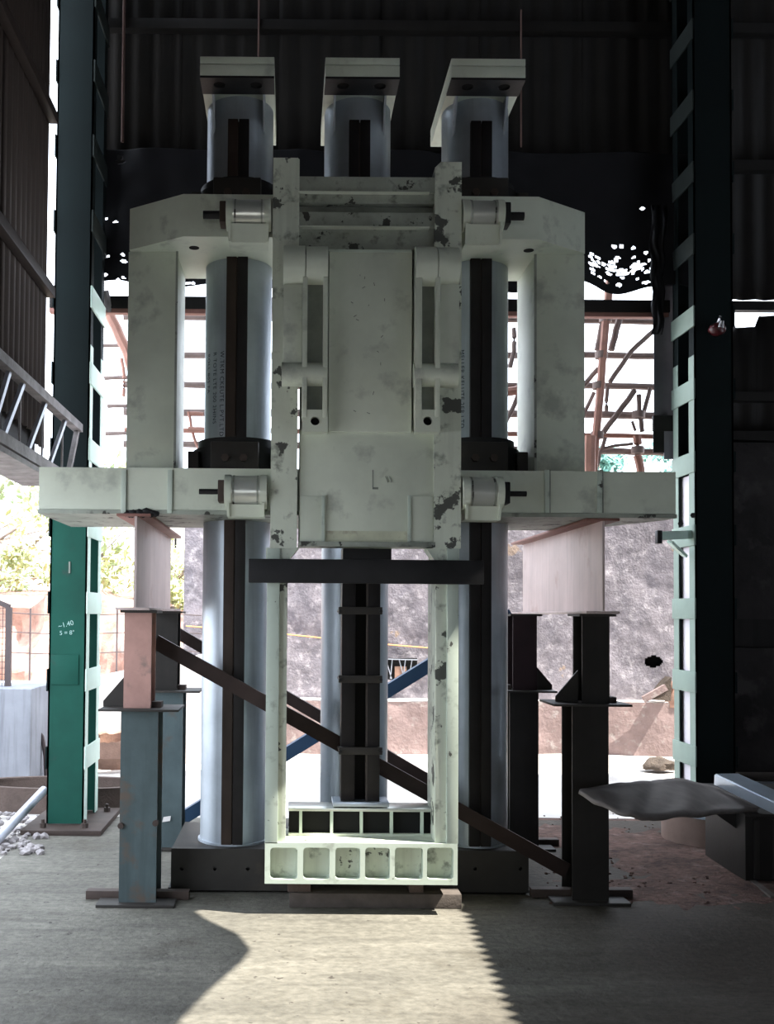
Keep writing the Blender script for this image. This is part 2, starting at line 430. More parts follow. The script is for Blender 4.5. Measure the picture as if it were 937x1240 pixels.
m_ = MB(); m_.box(3.10, XR2, YB + .05, YB + .2, 1.28, 1.50); m_.build('tie_band', 'corr', wbk)
m_ = MB(); m_.box(3.10, XR2, YB, YB + .22, 1.50, 2.85); m_.build('masonry', 'soot', wbk)
for zz in (3.90, 3.2, 2.9):
    m_ = MB(); m_.box(3.10, XR2, YB - .03, YB + .04, zz - .035, zz + .035); m_.build('girt', 'corr', wbk)
# header over the big opening
x0, x1, z0, z1 = R(118, 363, 828, 378, YB)
m_ = MB(); m_.box(XL - .2, x1, YB - .05, YB + .03, z0, z1, .006); m_.build('header', 'corr', wbk)
m_ = MB(); m_.box(XL - .2, x1, YB - .045, YB + .02, z0 - .035, z0, .004); m_.build('header_lip', 'flange', wbk)

# tarpaulin: a sagging sheet of black plastic with real tears
def tarp():
    NX, NZ = 440, 120
    x0, x1 = X(112, 270, YB), X(832, 270, YB)
    zt, zb = Z(450, 190, YB), Z(450, 352, YB)
    vs = []; fs = []
    for j in range(NZ + 1):
        for i in range(NX + 1):
            u, v = i / NX, j / NZ
            x = x0 + (x1 - x0) * u
            sag = .10 * (1 - math.cos(2 * math.pi * u * 2)) * .5
            zb_ = zb + .03 * math.sin(u * 41) + .05 * mnoise.noise(Vector((u * 14, 0, 2)))
            z = zt + (zb_ - zt) * v
            fold = .05 * math.sin(u * 34 + 3 * v + 2 * mnoise.noise(Vector((u * 5, v * 2, 0)))) + .03 * mnoise.noise(Vector((u * 25, v * 6, 4)))
            vs.append((x, YB - .10 + fold * .4 + sag * v * .2, z))
    r = random.Random(12)
    dead = set()
    def tear(u, v, ru, rv):
        ci, cj = u * NX, v * NZ
        for j in range(NZ):
            for i in range(NX):
                if ((i + .5 - ci) / (2 * ru)) ** 2 + ((j + .5 - cj) / (2 * rv)) ** 2 <= 1: dead.add((i, j))
    def at(px, py, ru=.6, rv=.6):
        u = (X(px, py, YB) - x0) / (x1 - x0); v = (zt - Z(px, py, YB)) / (zt - zb); tear(u, v, ru, rv)
    # the moth-eaten area right of the machine
    for k in range(46):
        px = r.uniform(709, 786); py = r.triangular(292, 350, 332)
        at(px, py, r.uniform(.5, 1.3), r.uniform(.5, .8))
    at(748, 327, 2.2, .7); at(768, 325, 3.0, .8); at(735, 327, 1.8, .7); at(716, 329, 2.0, .6); at(776, 348, 1.6, .7); at(753, 331, 1.5, .7)
    at(773, 258, .8, .6); at(810, 320, .6, .6)
    # a few rips on the left
    at(147, 198, 1.0, 1.5); at(148, 203, 1.9, .8)
    for px, py in ((134, 320), (152, 318), (153, 326), (131, 272), (143, 278), (152, 346), (146, 349), (131, 342), (235, 347), (240, 338), (229, 346)):
        at(px, py, r.uniform(.6, 1.2), .6)
    for j in range(NZ):
        for i in range(NX):
            if (i, j) in dead: continue
            fs.append([j*(NX+1)+i, j*(NX+1)+i+1, (j+1)*(NX+1)+i+1, (j+1)*(NX+1)+i])
    m_ = MB(); m_.add(vs, fs)
    for v in [v for v in m_.b.verts if not v.link_faces]: m_.b.verts.remove(v)
    return m_
o = tarp().build('tarpaulin', 'tarp', None, 3.0); skin(o, .002)
tag(o, 'torn black tarpaulin hung across the top of the back opening', 'tarpaulin')
# crumpled tail of the tarp at the jamb
def crumple(px0, py0, px1, py1, Y, seed):
    m_ = MB(); r = random.Random(seed); NXX, NZZ = 8, 18; vs = []
    for j in range(NZZ + 1):
        for i in range(NXX + 1):
            u, v = i / NXX, j / NZZ
            wob = 7 * mnoise.noise(Vector((v * 5, seed, 0)))
            px = px0 + (px1 - px0) * u * (1 - .35 * v) + wob; py = py0 + (py1 - py0) * v
            p = P(px, py, Y + .07 * mnoise.noise(Vector((u * 4, v * 7, seed))))
            vs.append(p)
    m_.add(vs, [[j*(NXX+1)+i, j*(NXX+1)+i+1, (j+1)*(NXX+1)+i+1, (j+1)*(NXX+1)+i] for j in range(NZZ) for i in range(NXX)])
    return m_
o = crumple(788, 248, 808, 405, YB - .15, 3).build('cloth_bundle', 'tarp', None, 3); skin(o, .004)
tag(o, 'crumpled black cloth hanging at the top corner of the opening', 'cloth')
# hanging strip of sheet on the right jamb
hs = thing('hanging_sheet', 'dark ribbed metal sheet hanging beside the right green column', 'metal sheet', P(810, 560, YB - .05))
m_ = MB(); a0, a1 = X(790, 400, YB - .05), X(829, 400, YB - .05)
corr_sheet(m_, a0, a1, YB - .05, Z(810, 505, YB), Z(810, 243, YB), 'x', .2, .02); skin(m_.build('upper_sheet', 'greysheet', hs))
m_ = MB(); m_.rect(791, 503, 829, 522, YB - .06, YB - .03); m_.build('batten', 'corr', hs)
m_ = MB(); m_.rect(804, 520, 829, 556, YB - .055, YB - .045, 0); m_.build('lower_sheet', 'greysheet', hs)
m_ = MB(); m_.rect(791, 520, 804, 548, YB - .055, YB - .045, 0); m_.build('lower_sheet', 'corr', hs)

# thin drop rods on the upper sheets
for (px, p0, p1, lab, rr) in ((151, -40, 172, 'dusty pink rod hanging on sheets beside the tall green left column', .012), (314, -40, 100, 'thin pale rod hanging behind the first top plate', .007), (631, 12, 178, 'short thin rod hanging just past the last top plate', .007)):
    m_ = MB(); a, b = P(px, p0, YB - .066), P(px, p1, YB - .066); b.x = a.x
    m_.cyl(a, b, rr, seg=8); tag(m_.build('drop_rod', 'rod'), lab, 'rod')

# lattice girder along the left wall
XT = -1.475
def onX(px, py, Xp):
    d = ROT @ Vector(((px - CX) / F, (CY - py) / F, -1)); return EYE + d * (Xp / d.x)
lg = thing('lattice_girder', 'weathered lattice girder running along the foot of the sheeted left wall', 'girder', (XT, 6.9, 2.37))
zt, zb = 2.79, 2.385
m_ = MB(); m_.bar((XT, 2.0, zt), (XT, 6.93, zt), .06, .055); m_.build('top_chord', 'weathered', lg)
m_ = MB(); m_.bar((XT, 2.0, zb), (XT, 6.62, zb), .06, .065); m_.build('bottom_chord', 'weathered', lg)
m_ = MB(); m_.box(XL - .05, XT + .03, 2.0, 6.35, zb - .075, zb - .045); m_.build('soffit_board', 'weathered', lg)
m_ = MB(); m_.bar((XT, 6.60, zb), (XT, 6.90, zt), .04, .03, (1, 0, 0)); m_.build('end_strut', 'weathered', lg)
for px, py, qx, qy in ((3.6, 518.7, 28, 473.7), (33, 536, 55, 493), (59.5, 553.5, 79, 512)):
    a = onX(px, py, XT); b = onX(qx, qy, XT); a.z = zb + .02; b.z = zt - .02
    m_ = MB(); m_.bar(a, b, .03, .022, (1, 0, 0)); m_.build('diagonal', 'greypipe', lg)
    m_ = MB(); m_.bar((XT - .03, b.y + .05, zb), (XT - .03, b.y + .05, zt), .012, .012, (1, 0, 0)); m_.build('hanger', 'weathered', lg)
for k in range(4):
    a = Vector((XT, 4.9 - k * .62, zb)); b = Vector((XT, a.y + .32, zt))
    m_ = MB(); m_.bar(a, b, .03, .022, (1, 0, 0)); m_.build('diagonal', 'greypipe', lg)

# ---- green building columns, each two channels tied by battens
def stanchion(name, label, xa, xb, y0, y1, side, mat_web, mat_bat, zs, bh, base, mat_in=None):
    """side: +1 battens seen on the +x face, -1 on the -x face."""
    t = thing(name, label, 'column', ((xa+xb)/2, (y0+y1)/2, 0))
    for (ya, yb, s) in ((y0, y0 + .10, 1), (y1 - .10, y1, -1)):
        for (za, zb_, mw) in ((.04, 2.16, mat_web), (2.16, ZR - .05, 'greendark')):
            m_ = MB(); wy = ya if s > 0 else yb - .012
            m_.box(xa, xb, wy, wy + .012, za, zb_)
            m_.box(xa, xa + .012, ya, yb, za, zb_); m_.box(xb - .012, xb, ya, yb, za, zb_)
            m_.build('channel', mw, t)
    for z in zs:
        for sx in (1, -1):
            xx = xb if sx > 0 else xa
            bm_ = 'greendark' if sx != side else ('batten_shaded' if z > 3.75 else mat_bat)  # upper battens take a darker mint that paints their shade
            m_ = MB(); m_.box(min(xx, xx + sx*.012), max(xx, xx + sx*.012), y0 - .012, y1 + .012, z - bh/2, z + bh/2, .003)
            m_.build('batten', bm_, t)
    for sx in (side,):     # pale strips paint light onto the flange toes
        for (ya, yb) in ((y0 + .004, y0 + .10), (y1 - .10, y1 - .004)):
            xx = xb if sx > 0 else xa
            m_ = MB(); m_.box(min(xx, xx + sx*.004), max(xx, xx+sx*.004), ya, yb, .04, 3.4); m_.build('lit_flange_edge', mat_bat, t)
    if base:
        bx0, bx1, by0, by1 = base
        m_ = MB(); m_.box(bx0, bx1, by0, by1, 0, .035, .004); bp = m_.build('base_plate', 'rustplate', t)
        for px_, py_ in ((bx0 + .13, by0 + .1), (bx1 - .13, by0 + .1), (bx1 - .08, by1 - .15), (bx0 + .08, by1 - .15)):
            m_ = MB(); m_.cyl((px_, py_, .035), (px_, py_, .065), .024, seg=6); m_.cyl((px_, py_, .06), (px_, py_, .09), .012, seg=10)
            m_.build('anchor_bolt', 'rustplate', bp)
    return t
xa, xb = X(56, 990, 7.0), X(101, 990, 7.0)
zs = [Z(100, yy, 7.25) for yy in (912, 821, 731, 640)]
dz = zs[1] - zs[0]
zs = [zs[0] + dz * k for k in range(12)]
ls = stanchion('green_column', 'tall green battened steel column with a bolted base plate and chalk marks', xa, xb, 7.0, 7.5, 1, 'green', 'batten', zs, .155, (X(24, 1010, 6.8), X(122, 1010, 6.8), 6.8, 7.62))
m_ = MB(); m_.rect(62, 793, 95, 829, 6.992, 7.0, .002); m_.build('patch_plate', 'green', ls)
m_ = MB(); m_.rect(83, 680, 85, 694, 6.994, 7.0, 0); m_.build('gouge', 'slot', ls)
xa, xb = X(842, 700, 7.15), X(889, 700, 7.15)
zs = [Z(834, yy, 7.25) for yy in (914, 824, 734, 649)]
dz = (zs[3] - zs[0]) / 3
zs = [zs[0] + dz * k for k in range(12)]
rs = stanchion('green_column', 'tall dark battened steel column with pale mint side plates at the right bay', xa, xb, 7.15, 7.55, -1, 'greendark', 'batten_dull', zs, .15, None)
m_ = MB(); m_.box(xa + .03, xa + .045, 7.20, 7.5, .05, 2.55); m_.build('daylit_inside_panel', 'litpanel', rs)  # white panel stands in for the column's yard-lit inside
m_ = MB(); m_.box(xa - .05, xb + .05, 7.1, 7.6, 0, .04); m_.build('base_plate', 'rustplate', rs)
# bracket arm on the right column
br = thing('bracket_arm', 'small mint bracket arm with dark end cap on the right green column', 'bracket', P(815, 650, 7.2))
a, b = P(798, 649, 7.0), P(836, 641, 7.22); b.z = a.z + .03
m_ = MB(); m_.bar(a, b, .05, .06); m_.build('arm', 'batten', br)
m_ = MB(); m_.rect(796, 642, 802, 658, 6.97, 7.02); m_.build('end_cap', 'dark', br)
m_ = MB(); m_.bar(P(811, 656, 7.08), P(829, 673, 7.24), .02, .045, (0, 1, 0)); m_.build('stay', 'batten', br)
for px, py in ((824, 634), (839, 624)):
    m_ = MB(); m_.cyl(P(px, py, 7.12), P(px, py, 7.2), .02, seg=6); m_.build('bolt', 'dark', br)
# little red lamp on that column
rl = thing('red_lamp', 'small red lamp with a silver cap fixed on the dark right column', 'lamp', P(868, 398, 7.1))
c0 = P(868, 399, 7.08)
t = bmesh.new(); bmesh.ops.create_uvsphere(t, u_segments=16, v_segments=10, radius=.06)
for v in t.verts: v.co = Vector((v.co.x, v.co.y, v.co.z * .8)) + c0
m_ = MB(); m_.merge(t); m_.build('dome', 'red', rl)
m_ = MB(); m_.cyl(c0 + Vector((.004, -.05, .0)), c0 + Vector((.01, -.062, .045)), .022, .012, 12); m_.build('cap', 'silver', rl)
m_ = MB(); m_.tube([c0 + Vector((0, -.01, .04)), c0 + Vector((.005, -.03, .07)), c0 + Vector((.015, -.02, .09))], .007); m_.build('hook', 'silver', rl)

# ================================================================== THE MACHINE
YG, YA, YC = 5.05, 5.20, 5.70     # gate face, beam face, tube centres
RT = .19
# ---- base block
zb1 = .235
bx0, bx1 = X(207, 1048, 5.45), X(640, 1048, 5.45)
bb = thing('base_block', 'long dark steel base block lying on the floor under the tubes', 'base', ((bx0+bx1)/2, 5.8, 0))
holes = []
for px in (220, 260, 300, 575, 630): holes.append(circle(X(px, 1052, 5.45), Z(px, 1052, 5.45) , .011, 10))
m_ = MB(); m_.plate_holes(bx0, bx1, .012, zb1, 5.45, 5.49, holes); m_.build('face_plate', 'base', bb)
m_ = MB(); m_.box(bx0 + .002, bx1 - .002, 5.49, 6.15, .012, zb1, .004); m_.build('body', 'base', bb)
m_ = MB(); m_.box(bx0 - .02, bx1 + .02, 5.5, 6.17, 0, .012); m_.build('sole_plate', 'dark', bb)

# ---- guide tubes with heads
tubes = [(286, 'zinc'), (429.5, 'zinc'), (573.5, 'zinc')]
zu = Z(450, 93, 5.30)            # underside of the head plates
labs = ['tall grey steel tube with a bolted top plate, nearest the teal front post',
        'middle grey steel tube of the three, standing behind the pale green gate',
        'tall grey steel tube with a bolted top plate nearest the dark right posts']
xtube = []
for k, (px, mt) in enumerate(tubes):
    xc = X(px, 700, YC); xtube.append(xc)
    t = thing('guide_tube', labs[k], 'steel tube', (xc, YC, zb1), 'guide tubes of the press')
    m_ = MB(); m_.cyl((xc, YC, zb1 + .012), (xc, YC, zu), RT, seg=64); m_.build('shaft', mt, t)
    m_ = MB(); m_.cyl((xc, YC, zb1), (xc, YC, zb1 + .012), RT + .012, seg=48); m_.build('foot_ring', mt, t)
    # keyway rails on the front
    for s in (-1, 1):
        m_ = MB(); xr = xc + s * .031
        m_.box(xr - .028, xr + .028, YC - RT - .022, YC - RT + .03, zb1 + .012, zu - .14, .003)
        m_.build('guide_rail', 'railbrown' if (k == 0 and s < 0) else 'rail', t)
    m_ = MB(); m_.box(xc - .004, xc + .004, YC - RT - .008, YC - RT + .03, zb1 + .012, zu - .15); m_.build('rail_seam', 'railbrown', t)
    # head plate
    hw = .2
    m_ = MB(); m_.box(xc - hw, xc + hw, 5.30, 6.10, zu, zu + .062, .003); hp = m_.build('head_plate', 'mint', t)
    m_ = MB(); m_.box(xc - hw, xc + hw, 5.30, 6.10, zu + .067, zu + .105, .003); m_.build('wear_plate', 'mint', t)
    m_ = MB()
    hl = [circle(xc + sx * .1, 5.375, .033, 16) for sx in (-1, 1)]
    loops = [[Vector((xc - hw, 5.30, 0)), Vector((xc + hw, 5.30, 0)), Vector((xc + hw, 5.47, 0)), Vector((xc - hw, 5.47, 0))]] + [[Vector((a, b, 0)) for a, b in h] for h in hl]
    tri = tessellate_polygon(loops); fp = [p for l in loops for p in l]; n = len(fp)
    vs = [(p.x, p.y, zu - .012) for p in fp] + [(p.x, p.y, zu) for p in fp]
    fs = [list(q) for q in tri]; kk = 0
    for l in loops:
        q = len(l); fs += [[kk+i, kk+(i+1) % q, n+kk+(i+1) % q, n+kk+i] for i in range(q)]; kk += q
    m_.add(vs, fs); m_.build('drilled_pad', 'dark', t)
    for sx in (-1, 1):
        m_ = MB(); m_.cyl((xc + sx*.1, 5.375, zu - .004), (xc + sx*.1, 5.375, zu + .001), .033, seg=16); m_.build('bolt_hole', 'hole', t)
        m_ = MB(); xx = xc + sx * .135
        m_.prism([(xx, 5.47, zu), (xx, 5.62, zu), (xx, 5.62, zu - .26)], (sx * .012, 0, 0)); m_.build('gusset', mt, t)
    # split collars clamping the tube to the beams
    if k != 1:
        for zc, nm in ((Z(px, 567, YA), 'c'), (Z(px, 234, YA), 'd')):
            m_ = MB(); s = -1 if k == 0 else 1
            m_.cyl((xc, YC, zc + .003), (xc, YC, zc + .165), RT + .06, seg=36)
            m_.cyl((xc, YC, zc + .165), (xc, YC, zc + .215), RT + .035, seg=36)
            co_ = m_.build('split_collar', 'dark', t)
            for sx in (-1, 1):
                m_ = MB(); xx = xc + sx * .235
                m_.box(xx - .03, xx + .03, YC - .19, YC + .19, zc + .003, zc + .14, .006); m_.build('lug', 'base', co_)
            m_ = MB(); m_.box(xc - .13, xc + .13, YC - .30, YC - .2, zc + .003, zc + .175, .006); m_.build('clamp_block', 'base', co_)
            for sx in (-1, 1):
                m_ = MB(); m_.cyl((xc + sx*.05, YC - .325, zc + .085), (xc + sx*.05, YC - .29, zc + .085), .022, seg=6); m_.build('bolt', 'rustplate', co_)
# stencilled lettering wrapped on two of the tubes (too small to read in the photo)
def wrapped_text(body, size, xc, ang, ztop, parent, name='lettering'):
    cu = bpy.data.curves.new('t', 'FONT'); cu.body = body; cu.size = size; cu.space_character = 1.12
    to = bpy.data.objects.new('t', cu); COL.objects.link(to)
    dg = bpy.context.evaluated_depsgraph_get(); me = bpy.data.meshes.new_from_object(to.evaluated_get(dg))
    bpy.data.objects.remove(to); bpy.data.curves.remove(cu)
    m_ = MB(); m_.b.from_mesh(me); bpy.data.meshes.remove(me)
    for v in m_.b.verts:      # text runs downward, its top faces right
        along, up = v.co.x, v.co.y
        a = ang + up / RT; rr = RT + .0015
        v.co = Vector((xc + rr * math.sin(a), YC - rr * math.cos(a), ztop - along))
    org = WORLD[parent.name]
    bmesh.ops.translate(m_.b, verts=m_.b.verts[:], vec=-org)
    me = bpy.data.meshes.new(name); m_.b.to_mesh(me); m_.b.free(); me.materials.append(M['ink'])
    o = bpy.data.objects.new(name, me); COL.objects.link(o); o.parent = parent; return o
gt = [o for o in COL.objects if o.name.startswith('guide_tube')]
zt0 = Z(265, 424, YC - RT)
wrapped_text('W.TKM CKEUTE L.PVT.LTD', .036, xtube[0], -.50, zt0, gt[0])
wrapped_text('R TOTE LTE 200 2HINS', .036, xtube[0], -.76, zt0, gt[0])
wrapped_text('ROLL 805 FA', .036, xtube[0], -1.06, zt0, gt[0])
zt1 = Z(560, 422, YC - RT)
wrapped_text('MELLER KELUTE 2ER.LTD', .036, xtube[2], -.60, zt1, gt[2])

# ---- welded frame: two beams joined by two box uprights
fr = thing('press_frame', 'pale green welded frame whose two box uprights join a wide lower beam and upper beam', 'machine frame', (xtube[1], 5.6, 2.0))
lx0, lx1, lz0, lz1 = R(47, 569, 818, 624, YA)
lz0 = Z(430, 624.5, YA); lz1 = Z(430, 568.5, YA)
plan = [(lx0, YA), (lx1, YA), (lx1 - .02, YA + .12), (lx1 - .33, 6.0), (lx0 + .0, 6.0), (lx0, YA + .3)]
m_ = MB(); m_.prism([(x, y, lz0 + .022) for x, y in plan], (0, 0, lz1 - lz0 - .022)); m_.build('lower_beam', 'mint', fr)
m_ = MB(); m_.prism([(x, y, lz0) for x, y in [(lx0 - .004, YA - .006), (lx1 + .004, YA - .006), (lx1 - .016, YA + .12), (lx1 - .326, 6.004), (lx0 - .004, 6.004)]], (0, 0, .02)); m_.build('bottom_plate', 'mint_dirty_shaded', fr)
for px in (150, 206, 663, 727):
    m_ = MB(); m_.rect(px - 3.5, 569, px + 2.5, 621, YA - .012, YA + .002, .002); wr_ = m_.build('weld_rib', 'mint_light', fr)
    m_ = MB(); m_.rect(px + 2.5, 569, px + 3.5, 621, YA - .002, YA + .002, 0); m_.build('weld_seam', 'slot', wr_)
ux0, uz0, uz1 = X(222, 260, YA), Z(430, 288, YA), Z(430, 236.5, YA)
ux1 = X(652, 260, YA); uxo0, uxo1 = X(157, 280, 5.40), X(708, 280, 5.40)
plan = [(ux0, YA), (ux1, YA), (uxo1, 5.40), (uxo1, 5.86), (uxo0, 5.86), (uxo0, 5.40)]
m_ = MB(); m_.prism([(x, y, uz0) for x, y in plan], (0, 0, uz1 - uz0)); m_.build('upper_beam', 'mint', fr)
for px in (235, 640):
    p = P(px, 304, 5.36)
    m_ = MB(); m_.cyl((p.x, 5.36, uz0 - .002), (p.x, 5.36, uz0 + .01), .028, seg=14); m_.build('drain_hole', 'hole', fr)
for (pa, pb, nm) in ((154, 213, 'l'), (648, 708, 'r')):
    x0, x1, _, _ = R(pa, 303, pb, 565, 5.42)
    m_ = MB(); m_.box(x0, x1, 5.42, 5.86, lz1, uz0, .006); up = m_.build('box_upright', 'mint', fr)
    m_ = MB(); e = x1 if nm == 'l' else x0
    m_.box(e - .006, e + .006, 5.414, 5.424, lz1, uz0); m_.build('weld_seam', 'mint_dirty_shaded', up)
# weld slag lumps at the feet of the uprights
m_ = MB()
for k in range(10):
    p = P(203 + 2.4 * k, 564.5, 5.36); t = bmesh.new(); bmesh.ops.create_icosphere(t, subdivisions=1, radius=random.uniform(.006, .016))
    for v in t.verts: v.co += Vector((p.x, 5.36, lz1 + .004))
    m_.merge(t)
for k in range(46):
    px = random.triangular(152, 194, 178); p = P(px, 624.5 - abs(random.gauss(0, 3.2)), YA - .008); t = bmesh.new(); bmesh.ops.create_icosphere(t, subdivisions=1, radius=random.uniform(.007, .018))
    for v in t.verts: v.co = Vector((v.co.x * 1.6, v.co.y * .6, v.co.z)) + p
    m_.merge(t)
m_.build('slag_lumps', 'dark', fr, kind='stuff')

# ---- four pin brackets on the beam faces
def pin_bracket(label, pa, pb, py0, py1, tip, seat, mirror, lower):
    """Barrel from photo x pa to pb, y py0..py1; tip = photo x of the stub's end; seat = y of the saddle foot."""
    Yp = 5.10; x0, x1, z0, z1 = R(pa, py0, pb, py1, 5.01)
    zc = (z0 + z1) / 2; r = (z1 - z0) / 2; r = min(r, .094)
    t = thing('pin_bracket', label, 'pin bracket', ((x0+x1)/2, Yp, zc), 'pin brackets on the beams')
    m_ = MB(); m_.cyl((x0 + .02, Yp, zc), (x1 - .02, Yp, zc), r * .93, seg=40); m_.build('barrel', 'barrel', t)
    for xa_ in (x0, x1 - .035):
        m_ = MB(); m_.cyl((xa_, Yp, zc), (xa_ + .035, Yp, zc), r, seg=40); m_.build('end_ring', 'mint', t)
    for xa_ in (x0 + .042, x1 - .052):
        m_ = MB(); m_.ring((xa_, Yp, zc), r * .9, r * .965, 0, .009, 36, 'X'); m_.build('retaining_ring', 'mint_dirty_shaded', t)
    zs = Z(300, seat, 5.05)
    inset = .025
    m_ = MB(); m_.prism([(x0 + inset, Yp - .02, zs), (x0 + inset, Yp + .095, zs), (x0 + inset, Yp + .095, zc - r * .6), (x0 + inset, Yp - .055, zc - r * .80)], (x1 - x0 - 2 * inset, 0, 0)); m_.build('saddle', 'mint', t)
    for s, xa_ in ((0, x0 + inset - .012), (1, x1 - inset)):
        m_ = MB(); m_.prism([(xa_, Yp - .035, zs), (xa_, Yp + .095, zs), (xa_, Yp + .095, zc - r * .6), (xa_, Yp - .07, zc - r * .72)], (.012, 0, 0)); m_.build('cheek', 'mint', t)
    e0 = x0 if not mirror else x1
    xt = X(tip, (py0+py1)/2, 5.05)
    m_ = MB(); m_.cyl((e0, Yp, zc), (xt, Yp, zc), .014 if lower else .021, seg=14); st = m_.build('pin_stub', 'dark', t)
    s = 1 if mirror else -1
    m_ = MB(); m_.box(min(e0, e0 + s*.034), max(e0, e0 + s*.034), Yp - .05, Yp + .05, zc - .055, zc + .055, .006); m_.build('lock_plate', 'rustplate' if not mirror else 'dark', st)
pin_bracket('silver pin barrel on the upper beam nearest the tall green left column', 273, 328, 233, 271, 245, 291, False, False)
pin_bracket('silver pin barrel on the upper beam, on the side of the dark right column', 562, 613, 234, 272, 637, 292, True, False)
pin_bracket('silver pin barrel with rusty square lock plate on the lower beam', 271, 323, 572, 614, 240, 625, False, True)
pin_bracket('silver pin barrel with dark round stub on the lower beam toward the dark posts', 562, 612, 574, 616, 640, 627, True, True)

# ---- slide gate
gz0 = Z(437, 1071, YG)
gt_ = thing('slide_gate', 'tall pale green steel gate with chipped paint hanging between the tubes', 'gate', (xtube[1], YG, gz0))
# upper side bars
def side_bar(pa, pb, ytop, clip):
    x0, x1, z0, z1 = R(pa, ytop, pb, 664, YG)
    c_ = .03
    pts = [(x0, YG, z0), (x1, YG, z0), (x1, YG, z1 - (0 if clip > 0 else 0)), (x0 + (c_ if clip < 0 else 0), YG, z1), (x0, YG, z1 - (c_ if clip < 0 else 0))]
    if clip > 0: pts = [(x0, YG, z0), (x1, YG, z0), (x1, YG, z1 - c_ * .3), (x1 - c_ * .3, YG, z1), (x0, YG, z1)]
    m_ = MB(); m_.prism(pts, (0, .145, 0)); m_.build('side_bar', 'mint_chip', gt_)
side_bar(329, 361, 191, 1); side_bar(526, 558.5, 196, -1)
# lower side bars: front strip and set-back web
for (f0, f1, w0, w1) in ((322, 337.5, 336, 347), (541, 555, 527, 542)):
    x0, x1, z0, z1 = R(f0, 664, f1, 1022, YG)
    m_ = MB(); m_.box(x0, x1, YG, YG + .30, z0, z1, .003); m_.build('leg', 'mint_light', gt_)
    x0, x1, _, _ = R(w0, 664, w1, 1022, YG + .02)
    m_ = MB(); m_.box(x0, x1, YG + .02, YG + .30, z0, z1, .003); m_.build('leg_web', 'mint_chip', gt_)
# corner haunches under the panel
for s in (-1, 1):
    if s < 0: a = [(322, 663), (362, 663), (348, 680), (322, 680)]
    else: a = [(556, 664), (516, 664), (528, 681), (556, 681)]
    m_ = MB(); m_.prism([P(px, py, YG + .01) for px, py in a], (0, .12, 0)); m_.build('haunch', 'mint_chip', gt_)
# head channels
for (y0, y1, Yq, mt) in ((214, 233, YG + .005, 'mint_dirty_shaded'), (231, 246, YG + .02, 'mint_dirty_shaded'), (257, 275, YG + .01, 'mint_dirty_shaded'), (273, 303, YG + .03, 'mint_dirty_shaded')):
    m_ = MB(); x0, x1, z0, z1 = R(360, y0, 527, y1, Yq); m_.box(x0, x1, Yq, YG + .14, z0, z1, .003); m_.build('head_channel', mt, gt_)
m_ = MB(); m_.rect(360, 245, 527, 259, YG + .07, YG + .14, 0); m_.build('head_slot', 'slot', gt_)
m_ = MB(); m_.rect(361, 231.5, 520, 233, YG - .006, YG + .02, 0); m_.build('head_lip', 'mint', gt_)
m_ = MB(); m_.rect(361, 273.5, 520, 275, YG - .004, YG + .03, 0); m_.build('head_lip', 'mint', gt_)
# main panel
m_ = MB(); m_.rect(362.5, 300, 525, 657, YG + .10, YG + .14, .003); m_.build('back_panel', 'mint', gt_)
m_ = MB(); m_.rect(398, 303, 498.5, 523, YG + .0, YG + .105, .004); cp = m_.build('raised_panel', 'mint', gt_)
m_ = MB(); m_.rect(398, 302, 498, 305, YG - .006, YG + .045, .001); m_.build('top_lip', 'mint_light', cp)
m_ = MB(); m_.rect(362.5, 521, 525, 657, YG + .015, YG + .105, .003); lp = m_.build('lower_panel', 'mint', gt_)
for (pa, pb, wa, wb) in ((363, 391, 389.5, 393), (497, 524, 494, 497.5)):
    m_ = MB(); m_.rect(pa, 601, pb, 656, YG + .008, YG + .02, .002); m_.build('corner_plate', 'mint', lp)
    m_ = MB(); m_.rect(wa, 600, wb, 657, YG + .0, YG + .02, .001); m_.build('corner_bead', 'mint_light', lp)
m_ = MB(); m_.rect(394, 643, 493, 656.5, YG + .0125, YG + .02, 0); m_.build('yellowed_strip', 'yellowed', lp)
m_ = MB(); m_.rect(361, 656, 527, 662, YG - .005, YG + .14, .002); m_.build('bottom_lip', 'mint_dirty_shaded', gt_)
m_ = MB(); m_.rect(450.8, 569, 452, 592, YG + .012, YG + .016, 0); m_.rect(451, 590, 458, 592.5, YG + .012, YG + .016, 0); m_.build('pen_mark', 'slot', lp)
m_ = MB()
for px in (466.5, 471): m_.bar(P(px, 577, YG + .0135), P(px + 3, 584, YG + .0135), .003, .006, (0, 1, 0))
m_.build('scratch_mark', 'slot', lp)
m_ = MB(); r_ = random.Random(11)
for k in range(15):
    px, py = r_.uniform(425, 494), r_.uniform(330, 500); a_ = r_.uniform(-1.2, 1.2); l_ = r_.uniform(1.5, 4.5)
    m_.bar(P(px, py, YG - .0005), P(px + l_ * math.sin(a_), py + l_ * math.cos(a_), YG - .0005), .003, r_.uniform(.003, .007), (0, 1, 0))
m_.build('scratch_marks', 'slot', cp, kind='stuff')
